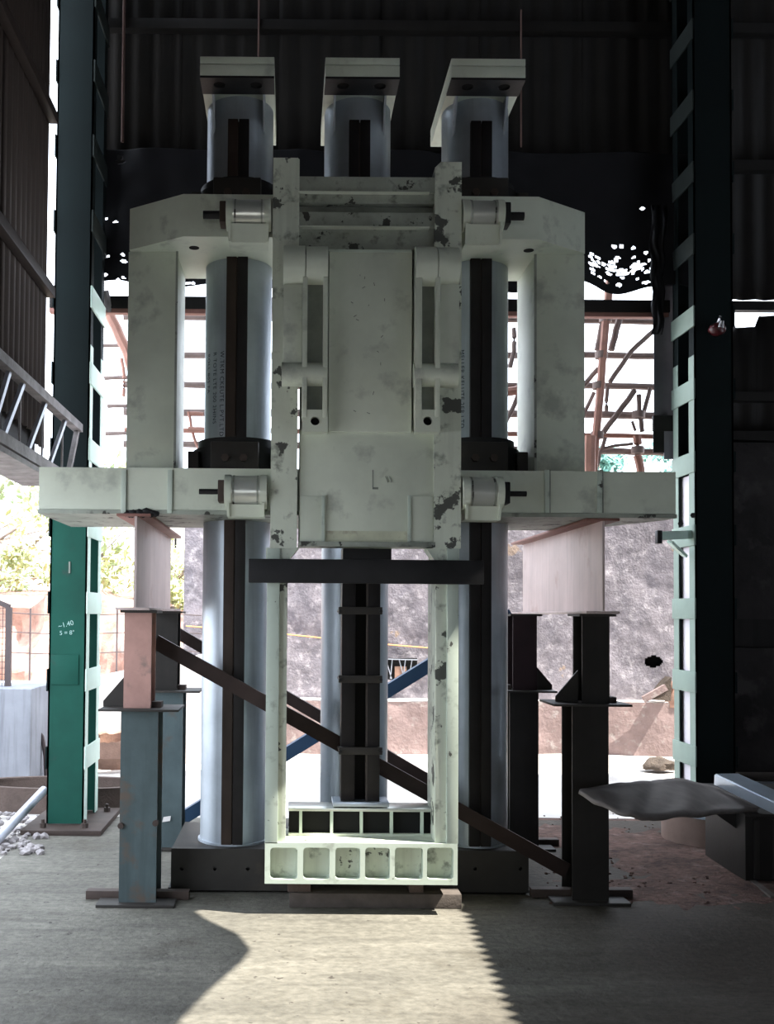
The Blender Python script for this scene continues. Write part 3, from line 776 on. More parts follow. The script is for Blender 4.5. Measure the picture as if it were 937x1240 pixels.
# hinge links
def link(label_, pxs):
    """pxs: outer0, outer1 (flat strap), fin a0,a1, slot, fin b0,b1."""
    o0, o1, a0, a1, b0, b1 = pxs
    lo, hi = min(o0, b1, a0, b0), max(o1, b1, a1, b0)
    m_ = MB(); x0, x1 = X(lo, 320, YG - .04), X(hi, 320, YG - .04)
    z0, z1 = Z(370, 344, YG - .05), Z(370, 293, YG - .05)
    m_.cyl((x0, YG + .02, (z0+z1)/2), ((x0+x1)/2 - .002, YG + .02, (z0+z1)/2), (z1-z0)/2, seg=36)
    h = m_.build('link_boss', 'mint', gt_)
    m_ = MB(); m_.cyl(((x0+x1)/2 + .002, YG + .02, (z0+z1)/2), (x1, YG + .02, (z0+z1)/2), (z1-z0)/2 * .97, seg=36); m_.build('boss_half', 'mint', h)
    m_ = MB(); m_.rect(o0, 344, o1, 440, YG - .03, YG + .045, .004); m_.build('outer_strap', 'mint', gt_)
    for (c0, c1) in ((a0, a1), (b0, b1)):
        m_ = MB(); m_.rect(c0, 335, c1, 505, YG - .06, YG + .04, .004); m_.build('link_fin', 'mint', gt_)
    ia, ib = min(a1, b1), max(a0, b0)
    ia, ib = (a1, b0) if a1 < b0 else (b1, a0)
    m_ = MB(); m_.rect(ia, 336, ib, 505, YG - .012, YG + .03, 0); m_.build('link_web', 'slot', gt_)
    x0, x1 = X(lo - 2, 450, YG - .04), X(hi - 1, 450, YG - .04)
    z0, z1 = Z(370, 466, YG - .045), Z(370, 437, YG - .045)
    m_ = MB(); m_.cyl((x0, YG - .005, (z0+z1)/2), (x1, YG - .005, (z0+z1)/2), (z1-z0)/2, seg=32); m_.build('lower_boss', 'mint', gt_)
    la, lb = min(a0, b0), max(a1, b1)
    x0, x1, z0, z1 = R(la, 496, lb, 523, YG - .055)
    m_ = MB(); m_.plate_holes(x0, x1, z0, z1, YG - .055, YG + .03, [circle((x0+x1)/2, (z0+z1)/2 , .023, 20)]); lug = m_.build('end_lug', 'mint', gt_)
    m_ = MB(); m_.cyl(((x0+x1)/2, YG - .02, (z0+z1)/2), ((x0+x1)/2, YG - .015, (z0+z1)/2), .0225, seg=20); m_.build('lug_bore', 'hole', lug)
link('l', (343, 366, 366, 372, 391, 397))
link('r', (533, 556, 527, 533, 503, 512 - 1))
# pocketed sill beam
x0, x1, z0, z1 = R(320.5, 1021, 554, 1071, YG)
pk = []
for (pa, pb) in ((327, 360), (367, 399), (406, 436), (442, 472), (478, 512), (517, 549)):
    a0, a1, b0, b1 = R(pa, 1026.5, pb, 1065, YG); pk.append((a0, a1, b0, b1))
m_ = MB(); m_.plate_holes(x0, x1, z0, z1, YG, YG + .07, [rrect(*q, .018) for q in pk]); sill = m_.build('sill_face', 'mint_light', gt_)
for q in pk:
    m_ = MB(); m_.box(q[0] - .012, q[1] + .012, YG + .066, YG + .08, q[2] - .012, q[3] + .012); m_.build('pocket_back', 'mint_chip', sill)
m_ = MB(); m_.box(x0 + .001, x1 - .001, YG + .08, YG + .33, z0, z1, .003); m_.build('sill_body', 'mint', gt_)
# ribbed dark-backed beam lying on the sill
rb0, rb1 = X(349, 1000, 5.2), X(524, 1000, 5.2)
rz0, rz1 = z1, Z(437, 979, 5.2)
m_ = MB(); m_.box(rb0, rb1, 5.20, 5.37, rz1 - .016, rz1, .002); rbm = m_.build('ribbed_top_flange', 'barrel', gt_)
m_ = MB(); m_.box(rb0, rb1, 5.20, 5.37, rz0, rz0 + .014, .002); m_.build('ribbed_bottom_flange', 'mint', gt_)
m_ = MB(); m_.box(rb0 + .002, rb1 - .002, 5.225, 5.245, rz0 + .014, rz1 - .016); m_.build('ribbed_web', 'hole', gt_)
for px in (364, 401.5, 437.5, 474, 511):
    m_ = MB(); m_.rect(px - 1.8, 981, px + 1.8, 1012, 5.202, 5.226, 0); m_.build('rib', 'mint_light', gt_)

# ---- prop under the gate
pz0 = rz1; pz1 = Z(437, 664, 5.25)
pr = thing('channel_prop', 'dark twin-channel steel prop with three clamps standing on the gate sill', 'prop', (X(437, 900, 5.28), 5.28, pz0))
m_ = MB(); m_.rect(403, 971.5, 471, 977, 5.19, 5.36, .002); q = R(403, 971.5, 471, 977, 5.19); m_.build('foot_plate', 'bright', pr)
pz0 = q[3]
for (pa, pb) in ((413.5, 430), (445, 460)):
    x0, x1, _, _ = R(pa, 700, pb, 960, 5.22); m_ = MB(); m_.box(x0, x1, 5.22, 5.355, pz0, pz1, .003); m_.build('channel', 'rail', pr)
x0, x1, _, _ = R(430, 700, 445, 960, 5.28); m_ = MB(); m_.box(x0, x1, 5.28, 5.30, pz0, pz1); m_.build('web', 'hole', pr)
x0, x1, _, _ = R(443.4, 700, 445, 960, 5.23); m_ = MB(); m_.box(x0, x1, 5.225, 5.28, pz0, pz1); m_.build('bright_edge', 'plank', pr)
for yc in (740, 823, 910):
    m_ = MB(); m_.rect(410, yc - 5, 463, yc + 4, 5.195, 5.22, .003); cl = m_.build('clamp', 'base', pr)
    for px in (412, 461):
        m_ = MB(); p = P(px, yc, 5.19); m_.cyl((p.x, 5.18, p.z), (p.x, 5.36, p.z), .009, seg=8); m_.build('clamp_bolt', 'dark', cl)
m_ = MB(); m_.rect(415, 663, 474, 679, 5.19, 5.36, .003); m_.build('cap_block', 'dark', pr)
# ---- cross bar
m_ = MB(); x0, x1, z0, z1 = R(301, 677.5, 586, 706.5, YG - .05); m_.box(x0, x1, YG - .05, YG, z0, z1, .003)
cb = m_.build('cross_bar', 'dark'); tag(cb, 'dark flat steel bar bolted across the gate under its panel', 'bar')
# ---- packing under the gate
m_ = MB(); a, b = ground_pt(350, 1092), ground_pt(552, 1089); m_.box(a.x, b.x, 5.18, 5.42, 0, .075, .006)
tag(m_.build('packing_plank', 'plank'), 'grey timber plank lying flat under the gate sill', 'plank')
for px0, px1, lab in ((348, 376, 'small packing block under the sill, on the teal post side'), (495, 512, 'narrow packing block under the sill, on the dark post side')):
    a = X(px0, 1080, 5.22); b = X(px1, 1080, 5.22)
    m_ = MB(); m_.box(a, b, 5.2, 5.36, .075, gz0, .004); tag(m_.build('packing_block', 'ringc'), lab, 'block')

# ---- four support posts
def flangepost(m_, x0, x1, y0, y1, z0, z1, tf=.012, tw=.012, side=0):
    """H-section standing with its flanges facing the camera."""
    m_.box(x0, x1, y0, y0 + tf, z0, z1); m_.box(x0, x1, y1 - tf, y1, z0, z1)
    xm = (x0 + x1) / 2; m_.box(xm - tw/2, xm + tw/2, y0 + tf, y1 - tf, z0, z1)
ZG0 = Z(430, 741, 5.3)                     # underside of the girders' bottom flange
def post(label, y0, lx, ux, zs, mlow, mup, gus, near):
    t = thing('support_post', label, 'post', ((lx[0]+lx[1])/2, y0 + .1, 0), 'posts under the machine')
    yb = y0 + .21
    m_ = MB(); m_.box(lx[0] - .11, lx[1] + .10, y0 - .05, y0 + .08, .0, .016, .002); m_.build('base_plate', 'base', t)
    for yy in ((y0 + .10, y0 + .16), ):
        m_ = MB(); m_.box(lx[0] - .19, lx[1] + .16, yy[0], yy[1], .0, .045, .003); m_.build('base_runner', 'rustplate', t)
    m_ = MB(); flangepost(m_, lx[0], lx[1], y0, yb, .016, zs - .012); m_.build('lower_section', mlow, t)
    m_ = MB(); m_.box(lx[0] - .11, lx[1] + .11, y0 - .05, yb + .05, zs - .012, zs, .002); m_.build('splice_plate', 'base', t)
    m_ = MB(); flangepost(m_, ux[0], ux[1], y0 + .02, yb - .01, zs, ZG0 - .014); m_.build('upper_section', mup, t)
    m_ = MB(); m_.box(ux[0] - .02, ux[1] + .03, y0, yb + .02, ZG0 - .014, ZG0); m_.build('cap_plate', 'base', t)
    gx = ux[0] if gus < 0 else ux[1]
    m_ = MB(); m_.prism([(gx, y0 + .1, zs), (gx + gus*.12, y0 + .1, zs), (gx + gus*.12, y0 + .1, zs + .03), (gx, y0 + .1, zs + .17)], (0, .012, 0)); m_.build('gusset', 'base', t)
    gx = ux[1] if gus < 0 else ux[0]
    m_ = MB(); m_.box(min(gx, gx - gus*.05), max(gx, gx - gus*.05), y0 + .06, y0 + .14, zs, zs + .03); m_.build('splice_block', 'rustplate', t)
    return t
lxa = (X(145, 980, 5.2), X(190, 980, 5.2)); uxa = (X(150, 800, 5.22), X(183, 800, 5.22))
pl = post('front post with teal lower half and faded pink upper half, left of the gate', 5.20, lxa, uxa, Z(170, 858, 5.2), 'teal', 'pink', -1, True)
for px, py in ((146, 1000), (188, 997)):
    m_ = MB(); p = P(px, py, 5.19); m_.cyl((p.x, 5.185, p.z), (p.x, 5.215, p.z), .016, seg=8); m_.build('weld_stub', 'rustplate', pl)
pl2 = post('rear post of blue grey steel standing behind the teal post', 6.42, lxa, uxa, Z(200, 836, 6.42), 'teal', 'backlitpost', -1, False)
m_ = MB(); p = P(200, 992, 6.40); m_.prism([(p.x - .02, 6.405, p.z - .02), (p.x + .03, 6.405, p.z - .012), (p.x + .035, 6.405, p.z + .02), (p.x - .012, 6.405, p.z + .012)], (0, .002, 0)); m_.build('paper_tag', 'white', pl2)
lxb = (X(693, 980, 5.3), X(737, 980, 5.3)); uxb = (X(705, 800, 5.32), X(738, 800, 5.32))
post('front post shaded near-black beside the bent grey sheet', 5.30, lxb, uxb, Z(715, 852, 5.3), 'backlitpost', 'backlitpost', -1, True)
lxc = (X(617, 930, 6.5), X(652, 930, 6.5)); uxc = (X(621, 780, 6.52), X(650, 780, 6.52))
post('rear dark maroon post under the primed girder, beside the grey tube', 6.5, lxc, uxc, Z(634, 836, 6.5), 'backlitpost', 'maroonpost', 1, False)

# ---- two girders running back over the posts
def girder(label, xw, y0, y1, hw0, hw1):
    t = thing('support_girder', label, 'girder', (xw, (y0+y1)/2, ZG0), 'girders under the machine')
    zt = lz0 - .001
    m_ = MB(); m_.box(xw - hw0, xw + hw1, y0, y1, zt - .014, zt, .002); m_.build('top_flange', 'flange', t)
    m_ = MB(); m_.box(xw - hw0, xw + hw1, y0, y1, ZG0, ZG0 + .014, .002); m_.build('bottom_flange', 'primer', t)
    m_ = MB(); m_.box(xw - .006, xw + .006, y0, y1, ZG0 + .014, zt - .014); m_.build('web', 'primer', t)
girder('short pink primed girder over the teal front post', X(165, 690, 5.2), 5.16, 6.66, .10, .075)
girder('wide pale primed girder over the dark posts', X(725, 690, 5.3), 5.22, 7.0, .09, .085)

# ---- braces
def angle_bar(m_, p0, p1, leg=.075, th=.008):
    p0, p1 = Vector(p0), Vector(p1)
    m_.bar(p0, p1, th, leg, (0, 0, 1))
    d = (p1 - p0).normalized(); u = Vector((0, 1, 0)).cross(d).normalized()
    if u.z < 0: u = -u
    off = u * (leg/2 - th/2)
    m_.bar(p0 + off + Vector((0, leg/2, 0)), p1 + off + Vector((0, leg/2, 0)), leg, th, (0, 0, 1))
for (a, b, Y, mt, lab, lg_) in (
    ((188, 777), (686, 1054), 5.415, 'brace', 'long brown angle brace crossing in front of the grey tubes', .078),
    ((193, 754), (650, 1022), 6.76, 'brace', 'thinner brown angle brace crossing behind the grey tubes', .075),
    ((620, 744), (212, 997), 6.88, 'blue', 'blue angle brace slanting the other way behind the tubes', .085)):
    m_ = MB(); 
    if Y < 6:
        m_.bar(P(*a, Y), P(*b, Y), .03, lg_, (0, 0, 1))
        pa, pb = P(*a, Y), P(*b, Y)
    else:
        angle_bar(m_, P(*a, Y), P(*b, Y), lg_)
    tag(m_.build('brace', mt), lab, 'brace', 'diagonal braces between the posts')

# ================================================================== RIGHT FOREGROUND HEAP
# bent sheet of metal
def bent_sheet():
    outline_near = [(700, 961, 5.02), (722, 975, 4.94), (760, 990, 4.88), (790, 995, 4.9), (830, 990, 5.0), (872, 987, 5.35), (916, 983, 5.75)]
    outline_far = [(700, 961, 5.02), (718, 955, 5.10), (756, 951, 5.28), (790, 948, 5.6), (828, 947, 5.75), (868, 957, 6.0), (917, 981, 5.8)]
    NU, NV = 40, 10
    def ev(o, u):
        x = u * (len(o) - 1); k = min(int(x), len(o) - 2); f = x - k
        return P(*o[k]).lerp(P(*o[k+1]), f)
    m_ = MB(); vs = []
    for i in range(NU + 1):
        u = i / NU; a, b = ev(outline_near, u), ev(outline_far, u)
        for j in range(NV + 1):
            v = j / NV; p = a.lerp(b, v)
            p.z += .012 * mnoise.noise(Vector((u * 9, v * 3, 1))) * min(1, 6 * u) + .006 * math.sin(u * 40) * (1 - v) * min(1, 5 * u) * (1 - u)
            vs.append(p)
    m_.add(vs, [[i*(NV+1)+j, (i+1)*(NV+1)+j, (i+1)*(NV+1)+j+1, i*(NV+1)+j+1] for i in range(NU) for j in range(NV)])
    return m_
o = bent_sheet().build('bent_sheet', 'sheet', None, 3); skin(o, .022)
tag(o, 'bent grey sheet of metal jutting out past the dark front post', 'metal sheet')
# steel box the sheet lies on
bxs = thing('scrap_box', 'dark rusty steel box at the picture edge under the bent sheet', 'box', (2.95, 6.0, 0))
x0 = X(902, 1005, 5.75)
zt = .375
m_ = MB(); m_.box(x0, x0 + 1.0, 5.75, 6.3, 0, zt, .006); m_.build('body', 'backlitpost', bxs)
m_ = MB(); m_.box(x0 - .01, x0 + 1.02, 5.73, 6.32, zt, zt + .015, .003); m_.build('lid', 'base', bxs)
for px in (913, 935):
    m_ = MB(); a = X(px, 1005, 5.74); m_.box(a, a + .03, 5.735, 5.76, .02, zt - .02, .003); m_.build('side_rib', 'base', bxs)
# scrap steel between sheet and box
m_ = MB(); m_.bar(P(845, 958, 5.95), P(905, 1000, 5.9), .10, .10); tag(m_.build('scrap_beam', 'backlitpost'), 'dark scrap steel length wedged under the bent sheet', 'scrap steel')
m_ = MB(); m_.box(X(855, 960, 6.0), X(980, 960, 6.0), 6.0, 6.3, .39, .47, .01); tag(m_.build('scrap_block', 'backlitpost'), 'black block lying on the rusty box behind the bent sheet', 'scrap steel')
m_ = MB(); a, b = P(880, 938, 5.95), P(960, 975, 5.3); m_.bar(a, b, .14, .012)
d = Vector((0, 0, -.05))
m_.bar(a + Vector((-.07, 0, -.03)), b + Vector((-.07, 0, -.03)), .01, .06)
tag(m_.build('steel_channel', 'bright'), 'bright bluish steel channel lying slanted over the scrap heap', 'steel channel')
# pile of slabs behind the channel
for k, (pa, pb, py, Y) in enumerate(((905, 960, 947, 7.28), (908, 965, 941, 7.32))):
    x0, x1 = X(pa, py, Y), X(pb, py, Y); z = Z(pa, py, Y)
    m_ = MB(); m_.box(x0, x1 + .3, Y, Y + .25, (z - .03) if k else 0, z, .01); tag(m_.build('slab', 'plank' if k else 'greywhite'), ('thin grey slab topmost behind the bright channel', 'thick pale slab standing on the floor behind the bright channel')[1 - k], 'slab')
# round steel ring on the floor
c = Vector((X(888, 1010, 6.75), 6.82, 0))
rg = thing('steel_ring', 'short wide tan steel ring on the floor behind the bent sheet', 'ring', c)
m_ = MB(); m_.ring(c, .40, .43, .0, .20, 56); m_.build('shell', 'ringm', rg)
m_ = MB(); m_.ring(c, .34, .435, .20, .212, 56); m_.build('rim', 'bright', rg)

# ================================================================== THE YARD
YW = 11.35
# old rendered wall
def rough_wall(x0, x1, y, z0, z1, th, amp, nx, nz, seed, holes=()):
    m_ = MB(); vs = []; ids = {}
    for j in range(nz + 1):
        for i in range(nx + 1):
            x = x0 + (x1 - x0) * i / nx; z = z0 + (z1 - z0) * j / nz
            ids[(i, j)] = len(vs)
            vs.append((x, y + amp * (mnoise.noise(Vector((x*2.1, z*2.1, seed))) + .5 * mnoise.noise(Vector((x*6, z*6, seed)))), z + (.05 * mnoise.noise(Vector((x*1.2, 0, seed))) if j == nz else 0)))
    fs = []
    for j in range(nz):
        for i in range(nx):
            cx_, cz_ = x0 + (x1-x0)*(i+.5)/nx, z0 + (z1-z0)*(j+.5)/nz
            if any(((cx_-hx)/rx)**2 + ((cz_-hz)/rz)**2 < 1 for hx, hz, rx, rz in holes): continue
            fs.append([ids[(i, j)], ids[(i+1, j)], ids[(i+1, j+1)], ids[(i, j+1)]])
    m_.add(vs, fs)
    m_.add([(x0, y + th, z0), (x1, y + th, z0), (x1, y + th, z1), (x0, y + th, z1)], [[0, 1, 2, 3]])
    return m_
wx0, wx1 = X(222, 760, YW), 9.0
yw = struct('wall_yard', (0, YW, 0))
hz = P(791, 801, YW)
wz1 = Z(700, 612, YW)
m_ = rough_wall(wx0, wx1, YW, -.05, wz1, .3, .025, 700, 160, 3, [(hz.x, hz.z, .105, .065)]); m_.build('render_face', 'oldwall', yw)
m_ = MB(); m_.box(wx0, wx1, YW + .12, YW + .32, -.05, wz1 - .04); m_.build('core', 'hole', yw)
pz = Z(440, 848, YW - .2)
m_ = rough_wall(wx0 - .05, wx1, YW - .2, -.05, pz, .2, .025, 150, 12, 8); m_.build('plinth_face', 'plinth', yw)
m_ = MB(); m_.box(wx0 - .05, wx1, YW - .19, YW + .06, pz - .015, pz + .008, .004); m_.build('plinth_top', 'white', yw)
# niche with a grille in the yard wall
gx0, gx1, gz0_, gz1 = R(466, 797, 505, 823, YW - .08)
ng = thing('wall_niche', 'dark barred niche with cardboard scraps set in the yard wall behind the gate', 'niche', ((gx0+gx1)/2, YW - .1, gz0_))
m_ = MB(); m_.box(gx0, gx1, YW - .085, YW - .06, gz0_, gz1); m_.build('recess', 'hole', ng)
m_ = MB(); m_.rect(478, 807, 492, 822, YW - .10, YW - .085, 0); m_.build('cardboard', 'clay', ng)
for k in range(5):
    m_ = MB(); r_ = random.Random(k); a = P(467 + 8 * k, 798, YW - .1); b = P(470 + 7 * k + r_.uniform(-6, 6), 822, YW - .1); m_.bar(a, b, .01, .01, (0, 1, 0)); m_.build('bar', 'greypipe', ng)
m_ = MB(); m_.bar(P(467, 798, YW - .11), P(505, 799, YW - .11), .01, .012); m_.build('bar', 'greypipe', ng)
# orange string along the wall
m_ = MB(); pts = [P(px, py, YW - .12) for px, py in ((225, 758), (290, 763), (347, 768), (385, 772), (440, 778), (500, 783), (527, 785), (560, 787))]
m_.tube(pts, .008, 6); tag(m_.build('string', 'orange'), 'orange string stretched along the yard wall', 'string')
# rocks and slab at the wall foot
def rock(c, sx, sy, sz, seed, sub=3):
    t = bmesh.new(); bmesh.ops.create_icosphere(t, subdivisions=sub, radius=1)
    for v in t.verts:
        n_ = 1 + .35 * mnoise.noise(v.co * 1.3 + Vector((seed, 0, 0))) + .12 * mnoise.noise(v.co * 4 + Vector((0, seed, 0)))
        v.co = Vector((v.co.x * sx * n_, v.co.y * sy * n_, max(-.3, v.co.z) * sz * n_)) + Vector(c)
    m_ = MB(); m_.merge(t); return m_
p = ground_pt(804, 934); tag(rock((p.x, p.y + .12, .03), .17, .13, .085, 4).build('stone', 'stone', None, .5), 'lone brown stone lying on the bright yard ground', 'stone')
p = P(812, 848, YW - .25)
m_ = MB(); m_.prism([P(790, 847, YW - .32), P(812, 849, YW - .32), P(813, 820, YW - .3), P(806, 826, YW - .3)], (0, .18, 0))
tag(m_.build('leaning_slab', 'stone'), 'dark stone slab leaning in a heap above the plinth', 'stone')
m_ = MB(); m_.bar(P(779, 847, YW - .3), P(806, 832, YW - .3), .05, .07); tag(m_.build('leaning_slab', 'plinth'), 'pale narrow slab leaning beside the dark stone slab', 'stone')
q = P(826, 838, YW - .25); tag(rock((q.x, YW - .16, pz + .02), .16, .05, .22, 9).build('rubble_heap', 'rock', None, .5), 'heap of reddish rubble on the plinth by the pale battens', 'rubble')

# whitewashed low wall and stained block on the left
m_ = MB(); a = P(30, 838, 10.2); b = P(250, 792, 10.2)
m_.prism([(a.x, 10.2, -.05), (b.x, 10.2, -.05), (b.x, 10.2, b.z), (a.x, 10.2, a.z)], (0, .4, 0))
o = sbuild(m_, 'wall_yard_low', 'white')
m_ = MB(); x1 = X(37, 890, 8.9); zt_ = Z(20, 834, 8.9)
m_.box(x1 - 2.2, x1, 8.9, 10.0, -.05, zt_, .02); o = sbuild(m_, 'wall_yard_block', 'greywhite')
# fence of wire mesh standing on it
fc = thing('mesh_fence', 'rusty wire mesh fence panel with pipe frame at the left edge', 'fence', (x1 - .3, 9.2, zt_))
def onY(px, py, Y=9.2): return P(px, py, Y)
m_ = MB(); m_.bar(P(11, 735, 9.2), (P(11, 735, 9.2).x, 9.2, zt_), .05, .05, (0, 1, 0)); m_.build('post', 'fencewire', fc)
m_ = MB(); m_.bar(P(-60, 705, 9.2), P(12, 735, 9.2), .045, .045, (0, 1, 0)); m_.build('top_rail', 'fencewire', fc)
m_ = MB()
for k in range(16):
    x_ = P(11, 735, 9.2).x - .055 * k; zt2 = P(11 - k*7.2, 735 - 3 * k, 9.2).z
    m_.bar((x_, 9.2, zt_), (x_, 9.2, zt2), .005, .005, (0, 1, 0))
for k in range(14):
    m_.bar((P(-60, 800, 9.2).x, 9.2, zt_ + .055 * k), (P(11, 800, 9.2).x, 9.2, zt_ + .055 * k), .005, .005)
m_.build('wire_mesh', 'fencewire', fc, kind='stuff')
# strand fence further back
wf = thing('strand_fence', 'thin wire strand fence in front of the red rock bank', 'fence', P(100, 800, 10.7))
wf.location.z = .9; WORLD[wf.name] = Vector(wf.location)
for k, px in enumerate((37, 119, 142, 176)):
    a = P(px, 742, 10.7); m_ = MB(); m_.cyl((a.x, 10.7, .0), (a.x, 10.7, a.z + .05), .010, seg=6); m_.build('picket', 'fencewire', wf)
for k, (y0, y1) in enumerate(((742, 746), (765, 768), (790, 790))):
    m_ = MB(); pts = [P(14 + 23 * i, y0 + (y1-y0)*i/10 + 2 * math.sin(i * .6), 10.7) for i in range(11)]; m_.tube(pts, .006, 5); m_.build('strand', 'fencewire', wf)
# red rock bank
m_ = MB(); vs = []; NX, NZ = 70, 24
for j in range(NZ + 1):
    for i in range(NX + 1):
        u, v = i / NX, j / NZ
        x = -9 + 8.6 * u
        top = 1.75 + .5 * mnoise.noise(Vector((x*.9, 1, 0))) + .2 * mnoise.noise(Vector((x*3, 1, 0)))
        z = -.1 + top * v
        y = 12.3 + 1.3 * v + .7 * mnoise.noise(Vector((x*1.1, z*1.4, 2))) + .3 * mnoise.noise(Vector((x*3.4, z*2.2, 7)))
        vs.append((x, y, z))
for i in range(NX + 1): vs.append((vs[NZ*(NX+1)+i][0], 17, 1.9))
fs = [[j*(NX+1)+i, j*(NX+1)+i+1, (j+1)*(NX+1)+i+1, (j+1)*(NX+1)+i] for j in range(NZ + 1) for i in range(NX)]
m_.add(vs, fs); o = m_.build('rock_bank', 'rock', None, .5); tag(o, 'reddish rock bank rising behind the wire strands under the trees', 'rock')

# trees and shrubs: real trunks, limbs and leaf blades
def leaf_cloud(m_, c, rad, n, size, r):
    for _ in range(n):
        while True:
            v = Vector((r.uniform(-1, 1), r.uniform(-1, 1), r.uniform(-1, 1)))
            if v.length < 1: break
        p = Vector(c) + Vector((v.x * rad[0], v.y * rad[1], v.z * rad[2]))
        a = Vector((r.gauss(0, 1), r.gauss(0, 1), r.gauss(0, 1))).normalized(); b = a.orthogonal().normalized()
        l = size * r.uniform(.6, 1.4)
        m_.add([p - a*l, p + b*l*.42, p + a*l, p - b*l*.42], [[0, 1, 2, 3]])
def tree(name, label, base, crowns, mat, seed, n=900, leaf=.07, trunk=.08, cat='tree'):
    r = random.Random(seed); base = Vector(base)
    t = thing(name, label, cat, base)
    m_ = MB()
    for (c, rad) in crowns:
        c = Vector(c); mid = base.lerp(c, .5) + Vector((r.uniform(-.2, .2), 0, .1))
        m_.tube([base, mid, c], trunk, 7, trunk * .25)
        for k in range(6):
            e = c + Vector((r.uniform(-1, 1) * rad[0], r.uniform(-1, 1) * rad[1], r.uniform(-.6, 1) * rad[2]))
            m_.tube([mid.lerp(c, .6), mid.lerp(e, .6) + Vector((0, 0, .1)), e], trunk * .3, 5, trunk * .08)
    m_.build('trunk', 'bark', t)
    m_ = MB()
    for (c, rad) in crowns:
        for k in range(7):
            q = Vector(c) + Vector((r.uniform(-.8, .8) * rad[0], r.uniform(-.8, .8) * rad[1], r.uniform(-.8, .8) * rad[2]))
            leaf_cloud(m_, q, [v * .42 for v in rad], n // 11, leaf, r)
    m_.build('foliage', mat, t, 0, kind='stuff')
tree('tree', 'sparse yellow-leaved tree between the green column and the teal post', (-3.6, 15, 1.6), [(P(140, 665, 15), (.9, .8, .75)), (P(150, 610, 15.5), (.8, .8, .6))], 'leafy', 1, 1000, .075, .05)
tree('tree', 'pale branching tree beyond the mesh fence', (-6.3, 16, 1.6), [(P(20, 640, 16), (1.1, .9, .9)), (P(45, 700, 16), (.7, .8, .5))], 'leafy', 2, 800, .08, .07)
tree('tree', 'light green tree beyond the fence, half hidden by the green column', (-4.9, 17, 1.7), [(P(80, 620, 17), (1.2, .9, .9))], 'leafg', 3, 1000, .08, .06)
tree('tree', 'small leafy tree beside the pink pole', (-2.0, 14.5, 1.4), [(P(225, 690, 14.5), (.55, .6, .6)), (P(205, 715, 14.5), (.4, .5, .35))], 'leafy', 5, 800, .06, .035)
tree('tree', 'blue-green tree rising far behind the bamboo scaffold', (8.5, 24, 0), [(P(745, 572, 24), (1.1, 1.2, .55)), (P(800, 575, 24.5), (1.0, 1.2, .6)), (P(700, 585, 24), (1.0, 1.2, .5))], 'leafb', 6, 1700, .11, .1)
# bare branches
bt = thing('bare_tree', 'bare twisting branches above the red rock bank', 'tree', (-5.6, 13.6, 1.6))
r = random.Random(21); m_ = MB()
for k in range(9):
    p = Vector((-5.6 + r.uniform(-.5, .5), 13.6, 1.6)); d = Vector((r.uniform(-.5, .7), r.uniform(-.2, .2), 1)).normalized(); pts = [p]
    for s_ in range(7):
        d = (d + Vector((r.uniform(-.5, .5), r.uniform(-.2, .2), r.uniform(-.3, .2)))).normalized(); p = p + d * .3; pts.append(p)
    m_.tube(pts, .022, 6, .005)
m_.build('branches', 'bark', bt, 1)
# pink pole behind the girder and the far cream house
m_ = MB(); a, b = ground_pt(218, 905), P(219, 560, 9.9); b.x = a.x; a.y = b.y = 9.9; a.z = -.03
m_.cyl(a, b, .030, seg=12); tag(m_.build('pole', 'bamboo'), 'upright pink pole standing in the yard past the teal post', 'pole')
hs_ = thing('far_house', 'far cream house wall with one small barred window, seen past the pink girder', 'house', P(215, 700, 24))
x0, x1, z0, z1 = R(190, 625, 262, 760, 24)
m_ = MB(); m_.box(x0, x1, 24, 27, 0, z1); m_.build('wall', 'cream', hs_)
m_ = MB(); m_.box(x0 - .3, x1 + .3, 23.8, 27.3, z1, z1 + .15); m_.build('roof', 'clay', hs_)
x0, x1, z0, z1 = R(201, 649, 213, 663, 23.9)
m_ = MB(); m_.box(x0, x1, 23.95, 24.0, z0, z1); wn = m_.build('window', 'hole', hs_)
for k in range(1, 4):
    m_ = MB(); xx = x0 + (x1-x0)*k/4; m_.box(xx - .02, xx + .02, 23.92, 23.96, z0, z1); m_.build('bar', 'cream', wn)

# well ring, broken pot, bent pipe, loose pipe behind the green column
c = Vector((X(78, 960, 7.95), 7.97, 0))
wr = thing('cement_trough', 'low oval brown cement trough lying behind the green column', 'ring', c)
m_ = MB(); m_.ring(c, .66, .74, -.05, .15, 64)
for v in m_.b.verts: v.co.y = c.y + (v.co.y - c.y) * .42
m_.build('shell', 'ringc', wr)
m_ = MB(); m_.ring(c, .65, .745, .15, .165, 64)
for v in m_.b.verts: v.co.y = c.y + (v.co.y - c.y) * .42
m_.build('rim', 'ringc', wr)
c = Vector((X(128, 930, 9.6), 9.95, -.02))
m_ = MB(); seg = 40; vs = []
for k, (rr, z) in enumerate(((.17, 0), (.27, .12), (.26, .26), (.245, .33), (.22, .31), (.23, .25), (.24, .12))):
    for i in range(seg):
        a = 2*math.pi*i/seg; zz = z + (.05 * mnoise.noise(Vector((math.cos(a)*3, math.sin(a)*3, 0))) - .06 * max(0, math.cos(a + 1.8)) if z > .25 else 0)
        vs.append(c + Vector((rr*math.cos(a), rr*math.sin(a), zz)))
m_.add(vs, [[k*seg+i, k*seg+(i+1) % seg, (k+1)*seg+(i+1) % seg, (k+1)*seg+i] for k in range(6) for i in range(seg)])
tag(m_.build('broken_pot', 'clay'), 'broken brown clay pot by the low white wall', 'pot')
m_ = MB(); pts = [P(px, py, 9.3) for px, py in ((41, 948), (41, 915), (44, 892), (47, 885), (51, 892), (55, 915), (56, 948))]
for p in (pts[0], pts[-1]): p.z = -.03
